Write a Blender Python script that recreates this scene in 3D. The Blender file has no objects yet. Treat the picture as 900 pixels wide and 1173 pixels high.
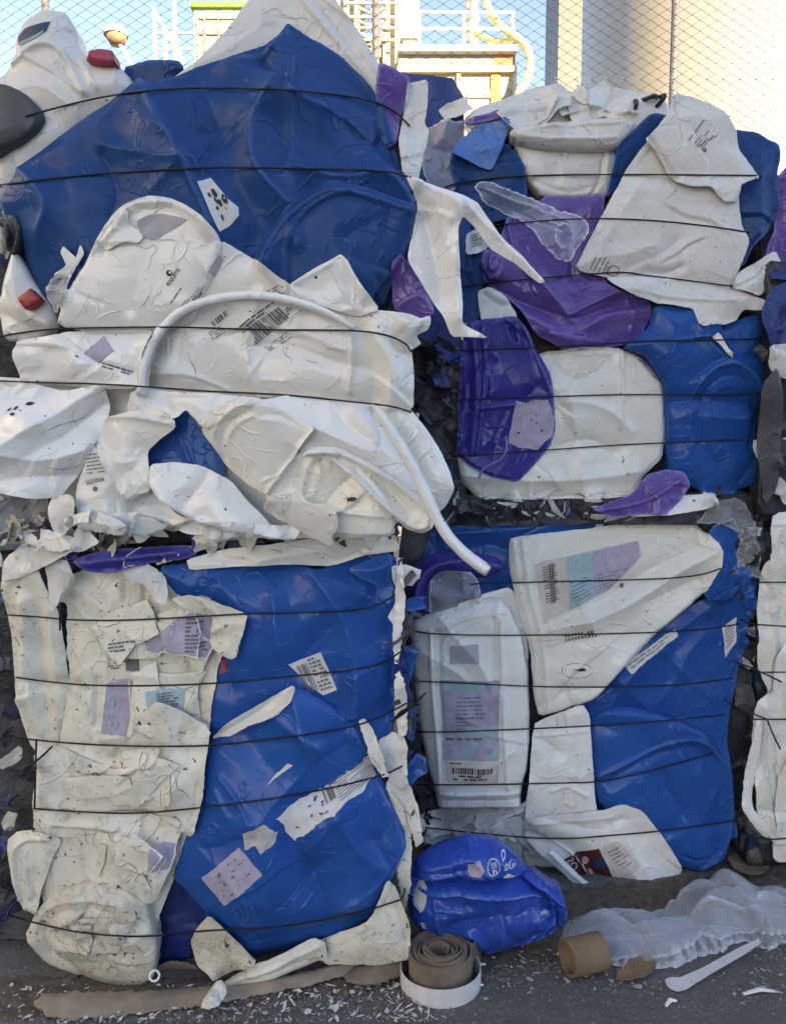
import bpy, bmesh, math, random
import numpy as np
from math import sin, cos, tan, radians, pi
from mathutils import Vector
from mathutils.geometry import delaunay_2d_cdt

# ------------------------------------------------------------------ camera, light, exposure
scn = bpy.context.scene
COL = scn.collection
F, PITCH, CAMH = 882.0, radians(5.02), 1.37      # focal length in photo pixels (900 x 1173), tilt, eye height
cam = bpy.data.objects.new('camera', bpy.data.cameras.new('camera'))
COL.objects.link(cam)
cam.location = (0, 0, CAMH)
cam.rotation_euler = (radians(90) - PITCH, 0, 0)
cam.data.sensor_fit = 'VERTICAL'
cam.data.angle = 2 * math.atan(586.5 / F)
cam.data.clip_start = 0.05
cam.data.clip_end = 2000
scn.camera = cam

SUN_EL, SUN_AZ = radians(21), radians(147)       # azimuth from +Y clockwise: the sun stands behind the camera
world = bpy.data.worlds.new('World'); scn.world = world
world.use_nodes = True
wn = world.node_tree
sky = wn.nodes.new('ShaderNodeTexSky'); sky.sky_type = 'NISHITA'
sky.sun_disc = False; sky.sun_elevation = SUN_EL; sky.sun_rotation = SUN_AZ
sky.altitude = 5000; sky.air_density = 1.0; sky.dust_density = 0.0; sky.ozone_density = 3.0
bgn = wn.nodes['Background']
wn.links.new(sky.outputs[0], bgn.inputs[0]); bgn.inputs[1].default_value = 0.15
sl = bpy.data.lights.new('sun', 'SUN'); sl.energy = 5.0; sl.angle = radians(0.53); sl.color = (1.0, 0.95, 0.86)
sun = bpy.data.objects.new('sun', sl); COL.objects.link(sun)
sdir = Vector((sin(SUN_AZ) * cos(SUN_EL), cos(SUN_AZ) * cos(SUN_EL), sin(SUN_EL)))
sun.rotation_euler = sdir.to_track_quat('Z', 'Y').to_euler()
sun.location = sdir * 60
vs = scn.view_settings
vs.view_transform = 'Standard'; vs.look = 'None'; vs.gamma = 1.0; vs.use_curve_mapping = False
vs.exposure = 2.35
vs.use_white_balance = True; vs.white_balance_temperature = 10400; vs.white_balance_tint = 14

rnd = random.Random(7)

# ------------------------------------------------------------------ helpers
def P(px, py, Y):
    x = (px - 450) / F; z = -(py - 586.5) / F
    dy = cos(PITCH) + z * sin(PITCH); dz = -sin(PITCH) + z * cos(PITCH)
    t = Y / dy
    return Vector((x * t, Y, CAMH + dz * t))

def xz(v_): return (v_.x, v_.z)

def G(px, py, Z=0.0):
    x = (px - 450) / F; z = -(py - 586.5) / F
    dy = cos(PITCH) + z * sin(PITCH); dz = -sin(PITCH) + z * cos(PITCH)
    t = (Z - CAMH) / dz
    return Vector((x * t, dy * t, Z))

def tag(o, label=None, cat=None, group=None, kind=None):
    if label: o['label'] = label
    if cat: o['category'] = cat
    if group: o['group'] = group
    if kind: o['kind'] = kind
    return o

def empty(name, loc, **k):
    o = bpy.data.objects.new(name, None); COL.objects.link(o); o.location = loc
    return tag(o, **k)

def world_loc(o):
    l = o.location.copy()
    while o.parent:
        o = o.parent; l = l + o.location
    return l

def build(name, verts, faces, mat, parent=None, origin=None, smooth=True, **k):
    """verts in world space -> one mesh object with its origin at the thing's base"""
    v = np.asarray(verts, dtype=float)
    if origin is None:
        origin = ((v[:, 0].min() + v[:, 0].max()) / 2, (v[:, 1].min() + v[:, 1].max()) / 2, v[:, 2].min())
    origin = Vector(origin)
    me = bpy.data.meshes.new(name)
    me.from_pydata([tuple(p) for p in (v - np.array(origin))], [], faces)
    me.update()
    if smooth: me.polygons.foreach_set('use_smooth', [True] * len(me.polygons))
    me.materials.append(mat)
    o = bpy.data.objects.new(name, me); COL.objects.link(o)
    if parent:
        o.parent = parent; o.location = origin - world_loc(parent)
    else:
        o.location = origin
    return tag(o, **k)

class MB:
    """collects boxes and tubes for one mesh"""
    def __init__(s): s.v = []; s.f = []
    def add(s, vs_, fs_):
        n = len(s.v); s.v += [tuple(p) for p in vs_]; s.f += [tuple(i + n for i in f) for f in fs_]
    def box(s, a, b):
        x0, y0, z0 = a; x1, y1, z1 = b
        s.add([(x0,y0,z0),(x1,y0,z0),(x1,y1,z0),(x0,y1,z0),(x0,y0,z1),(x1,y0,z1),(x1,y1,z1),(x0,y1,z1)],
              [(0,3,2,1),(4,5,6,7),(0,1,5,4),(1,2,6,5),(2,3,7,6),(3,0,4,7)])
    def tube(s, pts, r, seg=6, cap=True):
        pts = [Vector(p) for p in pts]; n = len(pts)
        rr = r if isinstance(r, (list, tuple)) else [r] * n
        t = (pts[1] - pts[0]).normalized()
        u = t.orthogonal().normalized()
        rows = []
        for i, p in enumerate(pts):
            a = pts[max(i - 1, 0)]; b = pts[min(i + 1, n - 1)]
            t = (b - a)
            t = t.normalized() if t.length > 1e-9 else Vector((0, 0, 1))
            u = (u - t * u.dot(t))
            u = u.normalized() if u.length > 1e-6 else t.orthogonal().normalized()
            w = t.cross(u)
            rows.append([p + (u * cos(2 * pi * k / seg) + w * sin(2 * pi * k / seg)) * rr[i] for k in range(seg)])
        base = []
        for r_ in rows: base += r_
        f = []
        for i in range(n - 1):
            for k in range(seg):
                k2 = (k + 1) % seg
                f.append((i * seg + k, i * seg + k2, (i + 1) * seg + k2, (i + 1) * seg + k))
        if cap:
            f.append(tuple(reversed(range(seg)))); f.append(tuple((n - 1) * seg + k for k in range(seg)))
        s.add(base, f)
    def out(s, name, mat, parent=None, smooth=False, **k):
        return build(name, s.v, s.f, mat, parent, smooth=smooth, **k)

# ------------------------------------------------------------------ materials
def mat_new(name):
    m = bpy.data.materials.new(name); m.use_nodes = True
    nt = m.node_tree
    return m, nt, nt.nodes['Principled BSDF']

def N(nt, t, **k):
    n = nt.nodes.new(t)
    for a, b in k.items(): setattr(n, a, b)
    return n

def coords(nt, scale=(1, 1, 1), rot=(0, 0, 0)):
    tc = N(nt, 'ShaderNodeTexCoord'); oi = N(nt, 'ShaderNodeObjectInfo')
    mul = N(nt, 'ShaderNodeMath', operation='MULTIPLY'); mul.inputs[1].default_value = 37.0
    nt.links.new(oi.outputs['Random'], mul.inputs[0])
    mp = N(nt, 'ShaderNodeMapping')
    mp.inputs['Scale'].default_value = scale; mp.inputs['Rotation'].default_value = rot
    cmb = N(nt, 'ShaderNodeVectorMath', operation='ADD')
    nt.links.new(tc.outputs['Object'], cmb.inputs[0]); nt.links.new(mul.outputs[0], cmb.inputs[1])
    nt.links.new(cmb.outputs[0], mp.inputs['Vector'])
    return mp.outputs[0]

def noise(nt, vec, scale, detail=4, rough=0.55, dist=0):
    n = N(nt, 'ShaderNodeTexNoise')
    n.inputs['Scale'].default_value = scale; n.inputs['Detail'].default_value = detail
    n.inputs['Roughness'].default_value = rough; n.inputs['Distortion'].default_value = dist
    nt.links.new(vec, n.inputs['Vector'])
    return n.outputs['Fac']

def ramp(nt, fac, a, b, ca=(0, 0, 0, 1), cb=(1, 1, 1, 1)):
    r = N(nt, 'ShaderNodeValToRGB')
    r.color_ramp.elements[0].position = a; r.color_ramp.elements[0].color = ca
    r.color_ramp.elements[1].position = b; r.color_ramp.elements[1].color = cb
    nt.links.new(fac, r.inputs[0]); return r.outputs[0]

def mix(nt, fac, a, b):
    m = N(nt, 'ShaderNodeMix', data_type='RGBA')
    if isinstance(fac, (int, float)): m.inputs[0].default_value = fac
    else: nt.links.new(fac, m.inputs[0])
    for i, c in ((6, a), (7, b)):
        if isinstance(c, tuple): m.inputs[i].default_value = (*c[:3], 1)
        else: nt.links.new(c, m.inputs[i])
    return m.outputs[2]

def mulf(nt, a, k):
    m = N(nt, 'ShaderNodeMath', operation='MULTIPLY'); nt.links.new(a, m.inputs[0])
    if isinstance(k, (int, float)): m.inputs[1].default_value = k
    else: nt.links.new(k, m.inputs[1])
    return m.outputs[0]

def plastic(name, col, tone, rough=0.36, dust=(0.5, 0.48, 0.42), dusta=0.25, speck=0.0, speckcol=(0.05, 0.045, 0.035),
            scratch=0.3, scratchcol=None, bump=0.12, spec=0.5, grime=0.0, grimecol=(0.22, 0.19, 0.14), sss=0.0, crease=0.14, wrinkle=1.0, stress=0.0, stresscol=(0.3, 0.4, 0.6)):
    m, nt, b = mat_new(name)
    v = coords(nt)
    c = mix(nt, ramp(nt, noise(nt, v, 3.2, 5, 0.6), 0.32, 0.7), col, tone)
    # rubbed-in dust, in soft blotches
    c = mix(nt, mulf(nt, ramp(nt, noise(nt, v, 9, 6, 0.68, 0.4), 0.50, 0.75), dusta), c, dust)
    if grime > 0:
        g = mulf(nt, ramp(nt, noise(nt, v, 6.5, 8, 0.72, 0.8), 0.60 - 0.22 * grime, 0.80), ramp(nt, noise(nt, v, 70, 5, 0.7), 0.35, 0.62))
        c = mix(nt, g, c, grimecol)
    if speck > 0:
        s = mulf(nt, ramp(nt, noise(nt, v, 75, 2, 0.5), 0.725 - 0.07 * speck, 0.755 - 0.07 * speck),
                 ramp(nt, noise(nt, v, 7, 3, 0.6), 0.42, 0.58))
        c = mix(nt, s, c, speckcol)
    # long fine scuffs in two directions
    sc = None
    for rot in ((0, 0.5, 0.3), (0.2, -0.9, 0)):
        v2 = coords(nt, (14, 14, 150), rot)
        q = ramp(nt, noise(nt, v2, 1.0, 3, 0.6, 0.6), 0.655, 0.70)
        msk = ramp(nt, noise(nt, v, 5, 2, 0.5), 0.45, 0.62)
        q = mulf(nt, q, msk)
        if sc is None: sc = q
        else:
            ad = N(nt, 'ShaderNodeMath', operation='MAXIMUM'); nt.links.new(sc, ad.inputs[0]); nt.links.new(q, ad.inputs[1]); sc = ad.outputs[0]
    if scratchcol: c = mix(nt, mulf(nt, sc, scratch), c, scratchcol)
    if stress:
        ge = N(nt, 'ShaderNodeNewGeometry')
        c = mix(nt, mulf(nt, ramp(nt, ge.outputs['Pointiness'], 0.515, 0.60), stress), c, stresscol)
    nt.links.new(c, b.inputs['Base Color'])
    rr = N(nt, 'ShaderNodeMapRange'); nt.links.new(noise(nt, v, 12, 6, 0.65), rr.inputs[0])
    rr.inputs[1].default_value = 0.3; rr.inputs[2].default_value = 0.75
    rr.inputs[3].default_value = max(0.08, rough - 0.06); rr.inputs[4].default_value = rough + 0.12
    nt.links.new(rr.outputs[0], b.inputs['Roughness'])
    b.inputs['Specular IOR Level'].default_value = spec
    if sss:
        b.inputs['Subsurface Weight'].default_value = sss; b.inputs['Subsurface Scale'].default_value = 0.01
    bp = N(nt, 'ShaderNodeBump'); bp.inputs['Strength'].default_value = bump; bp.inputs['Distance'].default_value = 0.004
    ht = N(nt, 'ShaderNodeMath', operation='ADD')
    nt.links.new(noise(nt, v, 22, 5, 0.6, 0.5), ht.inputs[0]); nt.links.new(mulf(nt, sc, 0.25), ht.inputs[1])
    nt.links.new(ht.outputs[0], bp.inputs['Height'])
    # small pressed-in creases
    wv = N(nt, 'ShaderNodeTexNoise'); wv.inputs['Scale'].default_value = 4; nt.links.new(v, wv.inputs['Vector'])
    wm = N(nt, 'ShaderNodeVectorMath', operation='MULTIPLY_ADD'); nt.links.new(wv.outputs['Color'], wm.inputs[0]); wm.inputs[1].default_value = (0.18, 0.18, 0.18); nt.links.new(v, wm.inputs[2])
    vr = N(nt, 'ShaderNodeTexVoronoi', feature='F1'); vr.inputs['Scale'].default_value = 9; nt.links.new(wm.outputs[0], vr.inputs['Vector'])
    b2 = N(nt, 'ShaderNodeBump'); b2.inputs['Strength'].default_value = crease; b2.inputs['Distance'].default_value = 0.02
    nt.links.new(vr.outputs['Distance'], b2.inputs['Height']); nt.links.new(bp.outputs[0], b2.inputs['Normal'])
    # fine wrinkle lines where the wall has buckled
    last = b2.outputs[0]
    for sc_, st_ in ((5.5, 0.55), (13.0, 0.4)):
        nz = noise(nt, v, sc_, 2, 0.5, 0.9)
        sb = N(nt, 'ShaderNodeMath', operation='SUBTRACT'); nt.links.new(nz, sb.inputs[0]); sb.inputs[1].default_value = 0.5
        ab = N(nt, 'ShaderNodeMath', operation='ABSOLUTE'); nt.links.new(sb.outputs[0], ab.inputs[0])
        ln = mulf(nt, ramp(nt, ab.outputs[0], 0.0, 0.022, (1, 1, 1, 1), (0, 0, 0, 1)), ramp(nt, noise(nt, v, sc_ * 0.7 + 1.3, 2, 0.5), 0.48, 0.60))
        b3 = N(nt, 'ShaderNodeBump'); b3.inputs['Strength'].default_value = st_ * wrinkle; b3.inputs['Distance'].default_value = 0.004
        nt.links.new(ln, b3.inputs['Height']); nt.links.new(last, b3.inputs['Normal']); last = b3.outputs[0]
    nt.links.new(last, b.inputs['Normal'])
    return m

def flat(name, col, rough=0.6, metal=0.0, var=0.15, scale=20, bump=0.1, spec=0.4):
    m, nt, b = mat_new(name)
    v = coords(nt)
    c2 = tuple(max(0, x * (1 - var * 2)) for x in col)
    nt.links.new(mix(nt, ramp(nt, noise(nt, v, scale, 6, 0.65), 0.35, 0.7), col, c2), b.inputs['Base Color'])
    b.inputs['Roughness'].default_value = rough; b.inputs['Metallic'].default_value = metal
    b.inputs['Specular IOR Level'].default_value = spec
    if bump:
        bp = N(nt, 'ShaderNodeBump'); bp.inputs['Strength'].default_value = bump; bp.inputs['Distance'].default_value = 0.003
        nt.links.new(noise(nt, v, scale * 3, 5, 0.6), bp.inputs['Height']); nt.links.new(bp.outputs[0], b.inputs['Normal'])
    return m

WH = (0.86, 0.835, 0.775)
M = {}
M['W'] = plastic('white_plastic', WH, (0.80, 0.77, 0.70), 0.22, dusta=0.22, speck=0.35, scratch=0.35, scratchcol=(0.5, 0.47, 0.4))
M['Ws'] = plastic('shiny_white_plastic', (0.88, 0.865, 0.83), (0.83, 0.81, 0.76), 0.14, dusta=0.15, speck=0.3, scratch=0.3, scratchcol=(0.55, 0.5, 0.45), bump=0.08)
M['Wg'] = plastic('greyish_white_plastic', (0.66, 0.65, 0.61), (0.72, 0.69, 0.64), 0.28, dusta=0.3, speck=0.2, scratch=0.3, scratchcol=(0.45, 0.43, 0.4))  # greyer white; carries the backlit tone of the upper white pieces
M['Wd'] = plastic('dirty_white_plastic', (0.84, 0.79, 0.67), (0.77, 0.71, 0.58), 0.38, dust=(0.50, 0.41, 0.27), dusta=0.5, speck=1.0, grime=0.5, scratch=0.3, scratchcol=(0.3, 0.26, 0.2), bump=0.25)
M['Wm'] = plastic('muddy_white_plastic', (0.76, 0.70, 0.58), (0.66, 0.59, 0.47), 0.55, dusta=0.5, speck=1.3, grime=0.85, grimecol=(0.11, 0.092, 0.07), scratch=0.6, scratchcol=(0.2, 0.17, 0.12), bump=0.6)
M['Wc'] = plastic('cream_plastic', (0.85, 0.82, 0.74), (0.80, 0.76, 0.66), 0.17, dusta=0.2, speck=0.2, scratch=0.3, scratchcol=(0.5, 0.45, 0.36), bump=0.1)
M['B'] = plastic('blue_plastic', (0.0003, 0.094, 0.36), (0.0003, 0.062, 0.26), 0.20, dust=(0.02, 0.12, 0.34), dusta=0.2, scratch=0.5, scratchcol=(0.10, 0.22, 0.50), bump=0.10, stress=0.5, stresscol=(0.06, 0.20, 0.50), spec=0.25)
M['Bu'] = plastic('dusty_blue_plastic', (0.003, 0.060, 0.21), (0.003, 0.045, 0.16), 0.34, dust=(0.04, 0.085, 0.17), dusta=0.3, spec=0.2, scratch=0.4, scratchcol=(0.12, 0.2, 0.4), bump=0.10, stress=0.5, stresscol=(0.06, 0.20, 0.50))
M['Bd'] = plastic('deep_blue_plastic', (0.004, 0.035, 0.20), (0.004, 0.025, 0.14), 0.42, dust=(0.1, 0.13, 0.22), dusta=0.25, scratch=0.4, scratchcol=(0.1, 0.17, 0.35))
M['Bb'] = plastic('bright_blue_film', (0.003, 0.075, 0.42), (0.002, 0.05, 0.33), 0.18, dust=(0.12, 0.2, 0.4), dusta=0.15, scratch=0.3, scratchcol=(0.2, 0.35, 0.7), bump=0.10, stress=0.5, stresscol=(0.06, 0.20, 0.50))
M['Bl'] = plastic('lit_blue_plastic', (0.05, 0.19, 0.52), (0.04, 0.15, 0.42), 0.42, dust=(0.2, 0.3, 0.5), dusta=0.2)  # lighter copy of the blue: the top flap's lit tone is in the colour
M['P'] = plastic('purple_plastic', (0.13, 0.072, 0.31), (0.10, 0.052, 0.25), 0.20, dust=(0.25, 0.2, 0.38), dusta=0.25, scratch=0.5, scratchcol=(0.3, 0.22, 0.5), bump=0.08, stress=0.55, stresscol=(0.34, 0.26, 0.62))
M['Pb'] = plastic('violet_plastic', (0.030, 0.036, 0.28), (0.024, 0.026, 0.21), 0.18, spec=0.3, dust=(0.16, 0.14, 0.36), dusta=0.22, scratch=0.4, scratchcol=(0.22, 0.18, 0.5), stress=0.55, stresscol=(0.34, 0.26, 0.62))
M['K'] = plastic('black_film_fill', (0.016, 0.017, 0.022), (0.030, 0.030, 0.036), 0.42, dust=(0.12, 0.12, 0.13), dusta=0.3, bump=0.5)
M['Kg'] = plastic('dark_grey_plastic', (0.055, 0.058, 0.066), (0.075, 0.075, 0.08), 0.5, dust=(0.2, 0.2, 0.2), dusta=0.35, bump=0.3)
M['R'] = plastic('red_plastic', (0.42, 0.03, 0.03), (0.34, 0.03, 0.03), 0.4, dusta=0.2)
M['Rp'] = plastic('pink_cap', (0.45, 0.05, 0.09), (0.36, 0.04, 0.07), 0.45, dusta=0.15)
M['wire'] = flat('black_wire', (0.022, 0.022, 0.025), 0.5, 0.3, bump=0)
M['paper'] = flat('label_paper', (0.74, 0.72, 0.70), 0.7, var=0.10, scale=30)
M['paper_g'] = flat('grubby_label', (0.58, 0.56, 0.55), 0.75, var=0.2, scale=45)
M['lilac'] = flat('lilac_label', (0.47, 0.42, 0.53), 0.7, var=0.14, scale=35)
M['teal'] = flat('teal_label', (0.36, 0.53, 0.55), 0.7, var=0.12, scale=35)
M['pinkp'] = flat('pinkish_label', (0.72, 0.62, 0.56), 0.7, var=0.08, scale=35)
M['greyp'] = flat('grey_print_or_patch', (0.45, 0.44, 0.45), 0.7, var=0.1, scale=30)
M['ink'] = flat('black_ink', (0.035, 0.033, 0.035), 0.6, var=0.1, bump=0)
M['inkg'] = flat('grey_ink', (0.17, 0.16, 0.17), 0.6, var=0.1, bump=0)
M['inkw'] = flat('white_ink', (0.62, 0.66, 0.74), 0.5, var=0.1, bump=0)
M['inkb'] = flat('navy_ink', (0.02, 0.05, 0.13), 0.5, var=0.1, bump=0)
M['maroon'] = flat('maroon_label', (0.13, 0.028, 0.030), 0.45, var=0.2, scale=60)
M['peach'] = flat('peach_print', (0.62, 0.40, 0.33), 0.5, var=0.1)
M['card'] = flat('brown_cardboard', (0.27, 0.165, 0.095), 0.85, var=0.18, scale=14, bump=0.3)
M['cardd'] = flat('weathered_cardboard', (0.27, 0.205, 0.15), 0.9, var=0.25, scale=12, bump=0.5)
M['green'] = flat('green_paint', (0.16, 0.48, 0.07), 0.6)

def film_mat(name, tint=(0.9, 0.92, 0.95), opac=0.12, rough=0.08, fold=0.6):
    m, nt, b = mat_new(name)
    out = nt.nodes['Material Output']
    v = coords(nt)
    tr = N(nt, 'ShaderNodeBsdfTransparent'); tr.inputs[0].default_value = (0.97, 0.975, 0.98, 1)
    b.inputs['Base Color'].default_value = (*tint, 1); b.inputs['Roughness'].default_value = rough
    b.inputs['Specular IOR Level'].default_value = 1.0
    bp = N(nt, 'ShaderNodeBump'); bp.inputs['Strength'].default_value = 0.25; bp.inputs['Distance'].default_value = 0.01
    nt.links.new(noise(nt, v, 14, 3, 0.5, 1.5), bp.inputs['Height']); nt.links.new(bp.outputs[0], b.inputs['Normal'])
    lw = N(nt, 'ShaderNodeLayerWeight'); lw.inputs[0].default_value = 0.4
    mr = N(nt, 'ShaderNodeMapRange'); nt.links.new(lw.outputs['Facing'], mr.inputs[0])
    mr.inputs[3].default_value = opac; mr.inputs[4].default_value = min(1, opac + 0.35)
    ge = N(nt, 'ShaderNodeNewGeometry')
    ad = N(nt, 'ShaderNodeMath', operation='ADD'); ad.use_clamp = True
    nt.links.new(mr.outputs[0], ad.inputs[0]); nt.links.new(mulf(nt, ramp(nt, ge.outputs['Pointiness'], 0.52, 0.62), fold), ad.inputs[1])
    ms = N(nt, 'ShaderNodeMixShader'); nt.links.new(ad.outputs[0], ms.inputs[0])
    nt.links.new(tr.outputs[0], ms.inputs[1]); nt.links.new(b.outputs[0], ms.inputs[2])
    nt.links.new(ms.outputs[0], out.inputs['Surface'])
    return m
M['film'] = film_mat('clear_film', (0.92, 0.94, 0.96), 0.07, 0.06)
M['filmg'] = film_mat('grey_film', (0.72, 0.72, 0.73), 0.18)
M['filmd'] = film_mat('smoky_film', (0.42, 0.42, 0.43), 0.30)

# ------------------------------------------------------------------ relief engine: crushed sheets laid over one another on a bale's face
RES = 0.0030
def chaikin(p, n, c=0.25):
    p = np.asarray(p, float)
    for _ in range(n):
        q = np.roll(p, -1, axis=0)
        p = np.stack([(1 - c) * p + c * q, c * p + (1 - c) * q], 1).reshape(-1, 2)
    return p

def resample(p, step, closed=True):
    p = np.asarray(p, float)
    if closed: p = np.vstack([p, p[:1]])
    out = []
    for a, b in zip(p[:-1], p[1:]):
        n = max(1, int(round(np.hypot(*(b - a)) / step)))
        for i in range(n): out.append(a + (b - a) * i / n)
    if not closed: out.append(p[-1])
    return np.array(out)

def smooth_open(p, n=2):
    p = np.asarray(p, float)
    for _ in range(n):
        if len(p) < 3: break
        q = [p[0]]
        for a, b in zip(p[:-1], p[1:]): q += [0.75 * a + 0.25 * b, 0.25 * a + 0.75 * b]
        q.append(p[-1]); p = np.array(q)
    return p

def seg_dist(U, V, pts, closed=False):
    best = np.full(U.shape, 1e9); side = np.ones(U.shape)
    P_ = np.asarray(pts)
    n = len(P_)
    for i in range(n if closed else n - 1):
        a = P_[i]; b = P_[(i + 1) % n]; d = b - a; L2 = d @ d + 1e-18
        t = np.clip(((U - a[0]) * d[0] + (V - a[1]) * d[1]) / L2, 0, 1)
        dx = U - a[0] - t * d[0]; dy = V - a[1] - t * d[1]
        q = dx * dx + dy * dy
        m = q < best
        best = np.where(m, q, best); side = np.where(m, np.sign(d[0] * dy - d[1] * dx), side)
    return np.sqrt(best), side

def inside(U, V, P_):
    r = np.zeros(U.shape, bool); n = len(P_)
    for i in range(n):
        x0, y0 = P_[i]; x1, y1 = P_[(i + 1) % n]
        if y0 == y1: continue
        c = ((y0 > V) != (y1 > V)) & (U < (x1 - x0) * (V - y0) / (y1 - y0) + x0)
        r ^= c
    return r

def waves(U, V, rs, lam, n=7):
    h = np.zeros(U.shape)
    for _ in range(n):
        a = rs.uniform(0, 2 * pi); k = 2 * pi / (lam * rs.uniform(0.7, 1.6)); ph = rs.uniform(0, 2 * pi)
        h += np.sin(k * (U * cos(a) + V * sin(a)) + ph)
    return h / math.sqrt(n) * 0.8

def facets(U, V, rs, n, sharp):
    """crumple: difference of two soft maxima of tilted planes - flat facets meeting in creases"""
    u0, u1, v0, v1 = U.min(), U.max(), V.min(), V.max()
    s = max(u1 - u0, v1 - v0, 0.05)
    w = s * 0.03
    Uw = U + w * waves(U, V, rs, s * 0.6, 4); Vw = V + w * waves(U, V, rs, s * 0.6, 4)
    out = 0
    for sign in (1, -1):
        E = None
        mx = []
        for _ in range(n):
            a = rs.uniform(0, 2 * pi); g = rs.uniform(0.4, 1.0) / s
            cu = rs.uniform(u0, u1); cv = rs.uniform(v0, v1)
            mx.append(g * (cos(a) * (Uw - cu) + sin(a) * (Vw - cv)))
        A = np.stack(mx); top = A.max(0)
        out = out + sign * (top + np.log(np.exp((A - top) * sharp).sum(0)) / sharp)
    out = out - out.mean()
    return out / (np.abs(out).max() + 1e-9)

def boxblur(A, r):
    for ax in (0, 1):
        pad = [(0, 0), (0, 0)]; pad[ax] = (r + 1, r)
        c = np.cumsum(np.pad(A, pad, mode='edge'), axis=ax)
        n = 2 * r + 1
        if ax == 0: A = (c[n:, :] - c[:-n, :]) / n
        else: A = (c[:, n:] - c[:, :-n]) / n
    return A

class Stack:
    def __init__(s, Y, x0, x1, z0, z1, wires=()):
        s.Y = Y; s.x0 = x0; s.z0 = z0
        s.nx = int((x1 - x0) / RES) + 1; s.nz = int((z1 - z0) / RES) + 1
        s.U, s.V = np.meshgrid(x0 + np.arange(s.nx) * RES, z0 + np.arange(s.nz) * RES)
        rs = np.random.RandomState(3)
        s.H = 0.004 * waves(s.U, s.V, rs, 0.12)
        s.Gv = np.zeros_like(s.H)
        s.wires = wires
        for w in wires:
            pts = np.array([xz(P(x, y, Y - 0.06)) for x, y in w])
            d, _ = seg_dist(s.U, s.V, pts)
            s.Gv = np.minimum(s.Gv, -0.006 * np.clip(1 - d / 0.045, 0, 1) ** 1.4)
    def win(s, lo, hi, m=6):
        i0 = max(0, int((lo[0] - s.x0) / RES) - m); i1 = min(s.nx, int((hi[0] - s.x0) / RES) + m + 2)
        j0 = max(0, int((lo[1] - s.z0) / RES) - m); j1 = min(s.nz, int((hi[1] - s.z0) / RES) + m + 2)
        return slice(j0, j1), slice(i0, i1)
    def sample(s, x, z, A=None):
        A = s.H if A is None else A
        fx = np.clip((np.asarray(x) - s.x0) / RES, 0, s.nx - 1.001); fz = np.clip((np.asarray(z) - s.z0) / RES, 0, s.nz - 1.001)
        i = fx.astype(int); j = fz.astype(int); a = fx - i; b = fz - j
        return (A[j, i] * (1 - a) + A[j, i + 1] * a) * (1 - b) + (A[j + 1, i] * (1 - a) + A[j + 1, i + 1] * a) * b

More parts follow.
